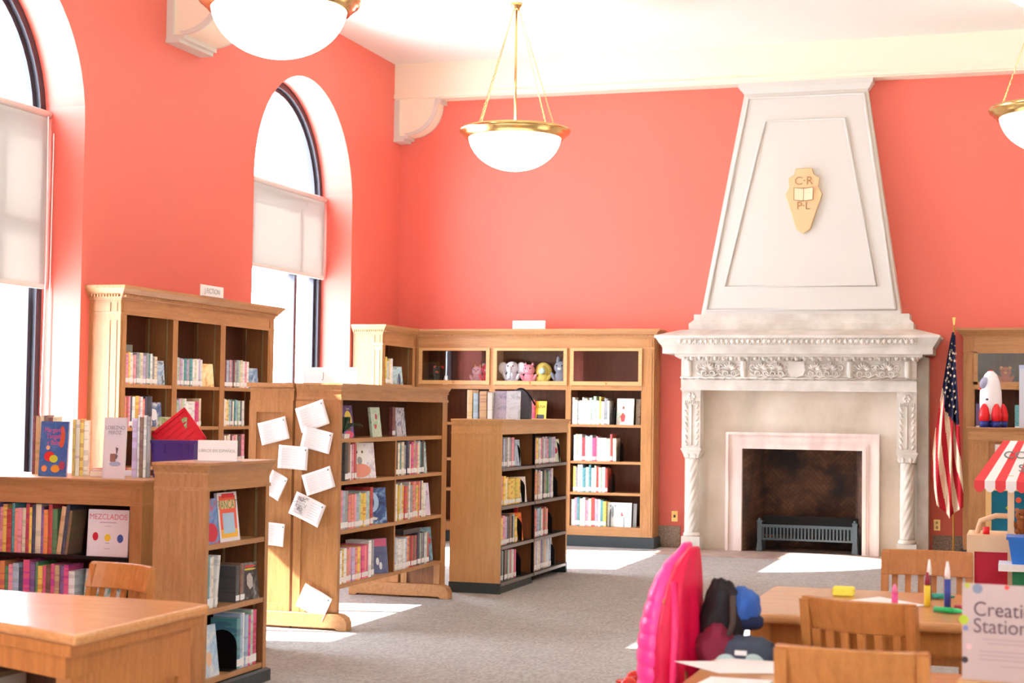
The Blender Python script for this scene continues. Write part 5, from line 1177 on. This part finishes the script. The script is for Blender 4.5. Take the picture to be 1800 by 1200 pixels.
marker('blue marker with pointed white cap standing upright', -.285, 6.37, .751, (50, 70, 160), (244, 240, 240), L=.175, r=.0125)
marker('green marker lying beside the Creation Station sign', -.325, 6.21, .751, (40, 180, 100), (60, 200, 120), lying=-.3, L=.12)
marker('dark red marker lying crossed by the green one', -.255, 6.30, .751, (150, 30, 50), (120, 30, 50), lying=-.2, L=.14)
marker('teal marker lying flat behind the upright blue one', -.36, 6.66, .751, (60, 170, 150), (60, 150, 140), lying=.05, L=.09)
t = thing('yellow_block', 'yellow sponge block on the far edge of the marker table', 'block', (-.70, 6.62, .751)); MB().box(-.042, -.03, 0, .042, .03, .036).build('sponge', plain('sponge_yellow', (240, 232, 90), .8, bump=.3), t, bevel=.006)
t = thing('tabletop_sign', 'Creation Station paper sign in a wooden stand at the side edge', 'sign', (-.035, 5.06, .661), -.12)
MB().box(-.16, -.05, 0, .3, .05, .028).build('stand_base', OAKL, t, bevel=.003)
MB().box(-.150, 0, .028, .29, .004, .315).build('sign_sheet', plain('sign_paper', (190, 170, 166), .5), t)
GI = plain('sign_ink', (104, 84, 92), .6)
text('lettering', 'Creation', .062, GI, t, (-.118, -.002, .238), ext=.0003, align='LEFT', sx=.92); text('lettering', 'Station', .062, GI, t, (-.118, -.002, .188), ext=.0003, align='LEFT', sx=.92)
b = MB()
for k, (z_, x0_, x1_) in enumerate(((.148, -.09, .2), (.136, -.075, .19), (.112, -.1, .2), (.100, -.1, .21), (.088, -.1, .2), (.070, -.04, .15))): b.box(x0_, -.001, z_, x1_, 0, z_+.005)
b.build('small_print', plain('small_ink', (176, 154, 156), .6), t)
for k, (x_, z_, r_, col) in enumerate(((-.135, .308, .008, (180, 190, 80)), (-.105, .300, .015, (130, 140, 160)), (-.02, .308, .007, (220, 80, 70)), (-.145, .205, .014, (170, 190, 50)), (-.140, .180, .008, (130, 140, 190)), (-.142, .085, .010, (70, 60, 66)), (-.13, .125, .008, (226, 180, 180)))):
    MB().prism([(x_+r_*math.cos(a*PI/8), z_+r_*math.sin(a*PI/8)) for a in range(16)], 'y', -.0012, 0).build('printed_dot', plain('print_%d_%d_%d' % col, col, .5), t)

# ------------------------------------------------------------------ far right: low case, rocket, market stand, felt board
t = thing('cabinet', 'low oak cabinet with panelled back carrying the toy rocket', 'cabinet', (-.49, 15.0, 0))
b = MB(); b.box(0, 0, .06, .17, .55, 1.345); b.build('side_panel', OAKLX if False else OAK, t)
b = MB(); b.box(.17, .03, .06, 2.0, .55, 1.345); b.build('back_panel', OAK, t)
b = MB(); cornice(b, 0, .17, 0, .55, 1.25, .03, .01); cornice(b, .0, 2.0, .0, .55, 1.335, .045, .025); b.box(.0, -.004, 1.255, 2.0, .03, 1.335); b.build('cornice', OAKX, t)
MB().box(-.01, -.01, 0, 2.01, .56, .07).build('plinth', SLATE, t)
t = thing('toy_rocket', 'white toy space rocket with red and blue boosters on the low cabinet', 'toy', (-.305, 15.16, 1.381), .3)
WP = plain('white_plastic', (238, 234, 240), .25); RP = plain('red_shiny', (222, 30, 40), .2); BP = plain('blue_shiny', (30, 50, 140), .3)
b = MB(); b.lathe([(0, .06), (.07, .06), (.088, .12), (.098, .22), (.095, .32), (.08, .41), (.055, .475), (.025, .505), (0, .512)], 32); b.build('fuselage', WP, t)
b = MB(); b.lathe([(.028, .495), (.018, .512), (0, .518)], 20); b.build('nose_cap', RP, t)
b = MB(); b.lathe([(0, .0), (.05, .0), (.05, .06), (0, .06)], 20); b.build('engine', BP, t)
b = MB(); b.ell((-.075, -.045, .40), (.035, .03, .055), rot=Matrix.Rotation(.35, 4, 'Y')); b.build('cockpit_window', plain('tinted_window', (170, 170, 200), .1), t)
b = MB(); b.box(-.105, -.02, .34, -.06, .02, .352); b.build('cockpit_seat', RP, t)
b = MB(); b.ell((.05, -.078, .17), (.012, .01, .014)); b.ell((-.05, -.08, .25), (.02, .006, .01)); b.build('hatch', plain('dark_detail', (60, 60, 90), .3), t)
for a in (-2.4, -1.35, -.25, 1.6):
    cx, cy = .105*math.cos(a), .105*math.sin(a)
    b = MB(); b.lathe([(.045, .055), (.047, .11), (.036, .17), (.018, .205), (0, .215)], 20, (cx, cy, 0)); o = b.build('booster', RP, t)
    b = MB(); b.lathe([(0, 0), (.038, .0), (.043, .055), (0, .055)], 20, (cx, cy, 0)); b.build('booster_nozzle', BP, o)
t = thing('white_box', 'tall white box on the low cabinet beside the rocket', 'box', (.03, 15.2, 1.381)); b = MB(); b.box(-.09, -.08, 0, .09, .08, .56); b.build('carton', plain('pale_box', (206, 212, 228), .5), t); MB().box(-.092, -.082, .53, .092, .082, .562).build('lid', plain('pale_box_lid', (190, 196, 226), .5), t)
t = thing('paper_note', 'white note with a purple star on the low cabinet front', 'paper', (-.22, 15.025, 1.17)); MB().box(-.045, -.004, -.07, .045, 0, .06).build('sheet', PAPER, t)
b = MB(); b.prism([((.034 if k % 2 == 0 else .015)*math.cos(PI/2+k*PI/5)-.002, (.034 if k % 2 == 0 else .015)*math.sin(PI/2+k*PI/5)) for k in range(10)], 'y', -.006, -.004); b.build('star', plain('purple_ink', (120, 60, 150), .5), t)
# market stand
t = thing('play_market_stand', 'toy market stand with a red and white striped awning', 'play stand', (.10, 9.40, 0))
RW = [plain('awning_red', (228, 70, 76), .7), plain('awning_white', (244, 240, 242), .7)]
b = MB(); n = 18; x0, x1 = -.37, .62
for k in range(n):
    a0, a1 = x0+(x1-x0)*k/n, x0+(x1-x0)*(k+1)/n; sq = .10*(1-2*(a0-x0)/(x1-x0)) ; mi_ = k % 2
    f = lambda xx: max(-.29+.0, xx) if False else xx
    def tp(xx): return .125+(xx-.125)*.70
    b.add([(a0, -.25, 1.13), (a1, -.25, 1.13), (tp(a1), .02, 1.345), (tp(a0), .02, 1.345)], [(0, 1, 2, 3)], mi_)
    mid = (a0+a1)/2; b.add([(a0, -.252, 1.13), (a0, -.255, 1.09), ((a0*3+a1)/4, -.257, 1.072), (mid, -.258, 1.067), ((a0+a1*3)/4, -.257, 1.072), (a1, -.255, 1.09), (a1, -.252, 1.13)], [tuple(range(7))], mi_)
o = b.build('awning', RW, t); s = o.modifiers.new('s', 'SOLIDIFY'); s.thickness = .004
for xx, yy in ((-.18, -.20), (.44, -.20), (-.18, .16), (.44, .16)): MB().box(xx-.016, yy-.016, .0, xx+.016, yy+.016, 1.16 if yy < 0 else 1.3).build('post', plain('pale_wood', (232, 200, 160), .5), t)
b = MB(); b.box(-.41, -.2, .80, .62, .2, .83); b.box(-.41, -.2, .0, -.37, -.16, .80); b.box(.58, -.2, 0, .62, -.16, .8); b.box(-.37, -.198, .74, .58, -.17, .80); b.build('counter', plain('pale_wood', (232, 200, 160), .5), t)
MB().box(-.37, -.185, .1, .58, -.17, .74).build('red_panel', plain('red_panel', (190, 16, 50), .5), t)
for q in (-.36, ):
    MB().tube([(q, -.05, .83), (q+.02, -.05, .90), (q+.10, -.05, .93), (q+.19, -.05, .93)], .015, 8).build('arch_rail', plain('pale_wood', (232, 200, 160), .5), t)
for q, (l_, zz_) in enumerate((('COUNTRY', .62), ('STORE', .30))): text('awning_lettering', l_, .085, plain('grey_letter', (120, 130, 130), .6), t, (-.015, -.25+.27*zz_-.006, 1.13+.215*zz_+.004), rot=(math.radians(38.5), 0, .0), ext=.001)
t = thing('toy_can', 'small red toy can on the market stand counter', 'toy', (-.21, 9.30, .831)); MB().lathe([(0, 0), (.018, 0), (.018, .04), (0, .04)], 16).build('can', RP, t)
t = thing('toy_basket', 'bright blue plastic basket on the front of the market stand', 'basket', (.06, 9.05, .70)); b = MB(); b.frust((-.13, -.10, .3, .08), (-.15, -.12, .32, .10), 0, .13); b.box(-.16, -.13, .13, .33, .11, .145); b.build('basket_body', plain('basket_blue', (50, 120, 214), .35), t)
t = thing('play_shelf', 'white and green shelf edge under the blue basket', 'shelf', (.06, 9.05, 0)); b = MB(); b.box(-.20, -.14, .665, .45, .12, .70); b.build('shelf_board', PAPER, t); MB().box(-.13, -.12, .52, .45, .10, .665).build('green_tray', plain('green_plastic', (20, 110, 70), .5), t)
for xx in (-.12, .40): MB().box(xx-.02, -.02, 0, xx+.02, .02, .52).build('leg', PAPER, t)
t = thing('felt_board', 'framed teal felt board with yellow shapes behind the market stand', 'board', (.05, 10.45, 0))
b = MB(); b.box(-.29, 0, 1.02, .5, .03, 1.055); b.box(-.29, 0, .45, -.255, .03, 1.02); b.box(.465, 0, .45, .5, .03, 1.02); b.box(-.29, 0, .42, .5, .03, .45); b.build('board_frame', plain('board_frame', (226, 190, 130), .5), t)
MB().box(-.255, .008, .45, .465, .022, 1.02).build('felt', plain('teal_felt', (20, 110, 140), .9), t)
for cx, cz, r_, col, n_ in ((-.19, .86, .022, (220, 190, 60), 3), (-.155, .915, .018, (150, 180, 60), 4), (-.095, .965, .018, (220, 90, 60), 8), (.1, .95, .02, (220, 190, 60), 5)):
    MB().prism([(cx+r_*math.cos(k*2*PI/n_+PI/2), cz+r_*math.sin(k*2*PI/n_+PI/2)) for k in range(n_)], 'y', .003, .008).build('felt_shape', plain('print_%d_%d_%d' % col, col, .8), t)
for xx in (-.27, .48): MB().box(xx-.02, -.0, 0, xx+.02, .03, .42).build('leg', plain('board_frame', (226, 190, 130), .5), t)
plush('plush_dog', 'curly brown plush lying on the market stand counter', -.02, 9.34, .831, (150, 90, 50), kind='bear', scale=.62, col2=(190, 130, 90))
plush('plush_bunny', 'second brown plush further along the market stand counter', .08, 9.36, .831, (176, 116, 76), kind='bear', scale=.68, col2=(226, 120, 150))

dup_ = [k for k, v in LABELS.items() if len(v) > 1]
print('dup labels', dup_, 'books', sum(1 for o in bpy.data.objects if o.get('category') == 'book'), 'objects', len(bpy.data.objects))
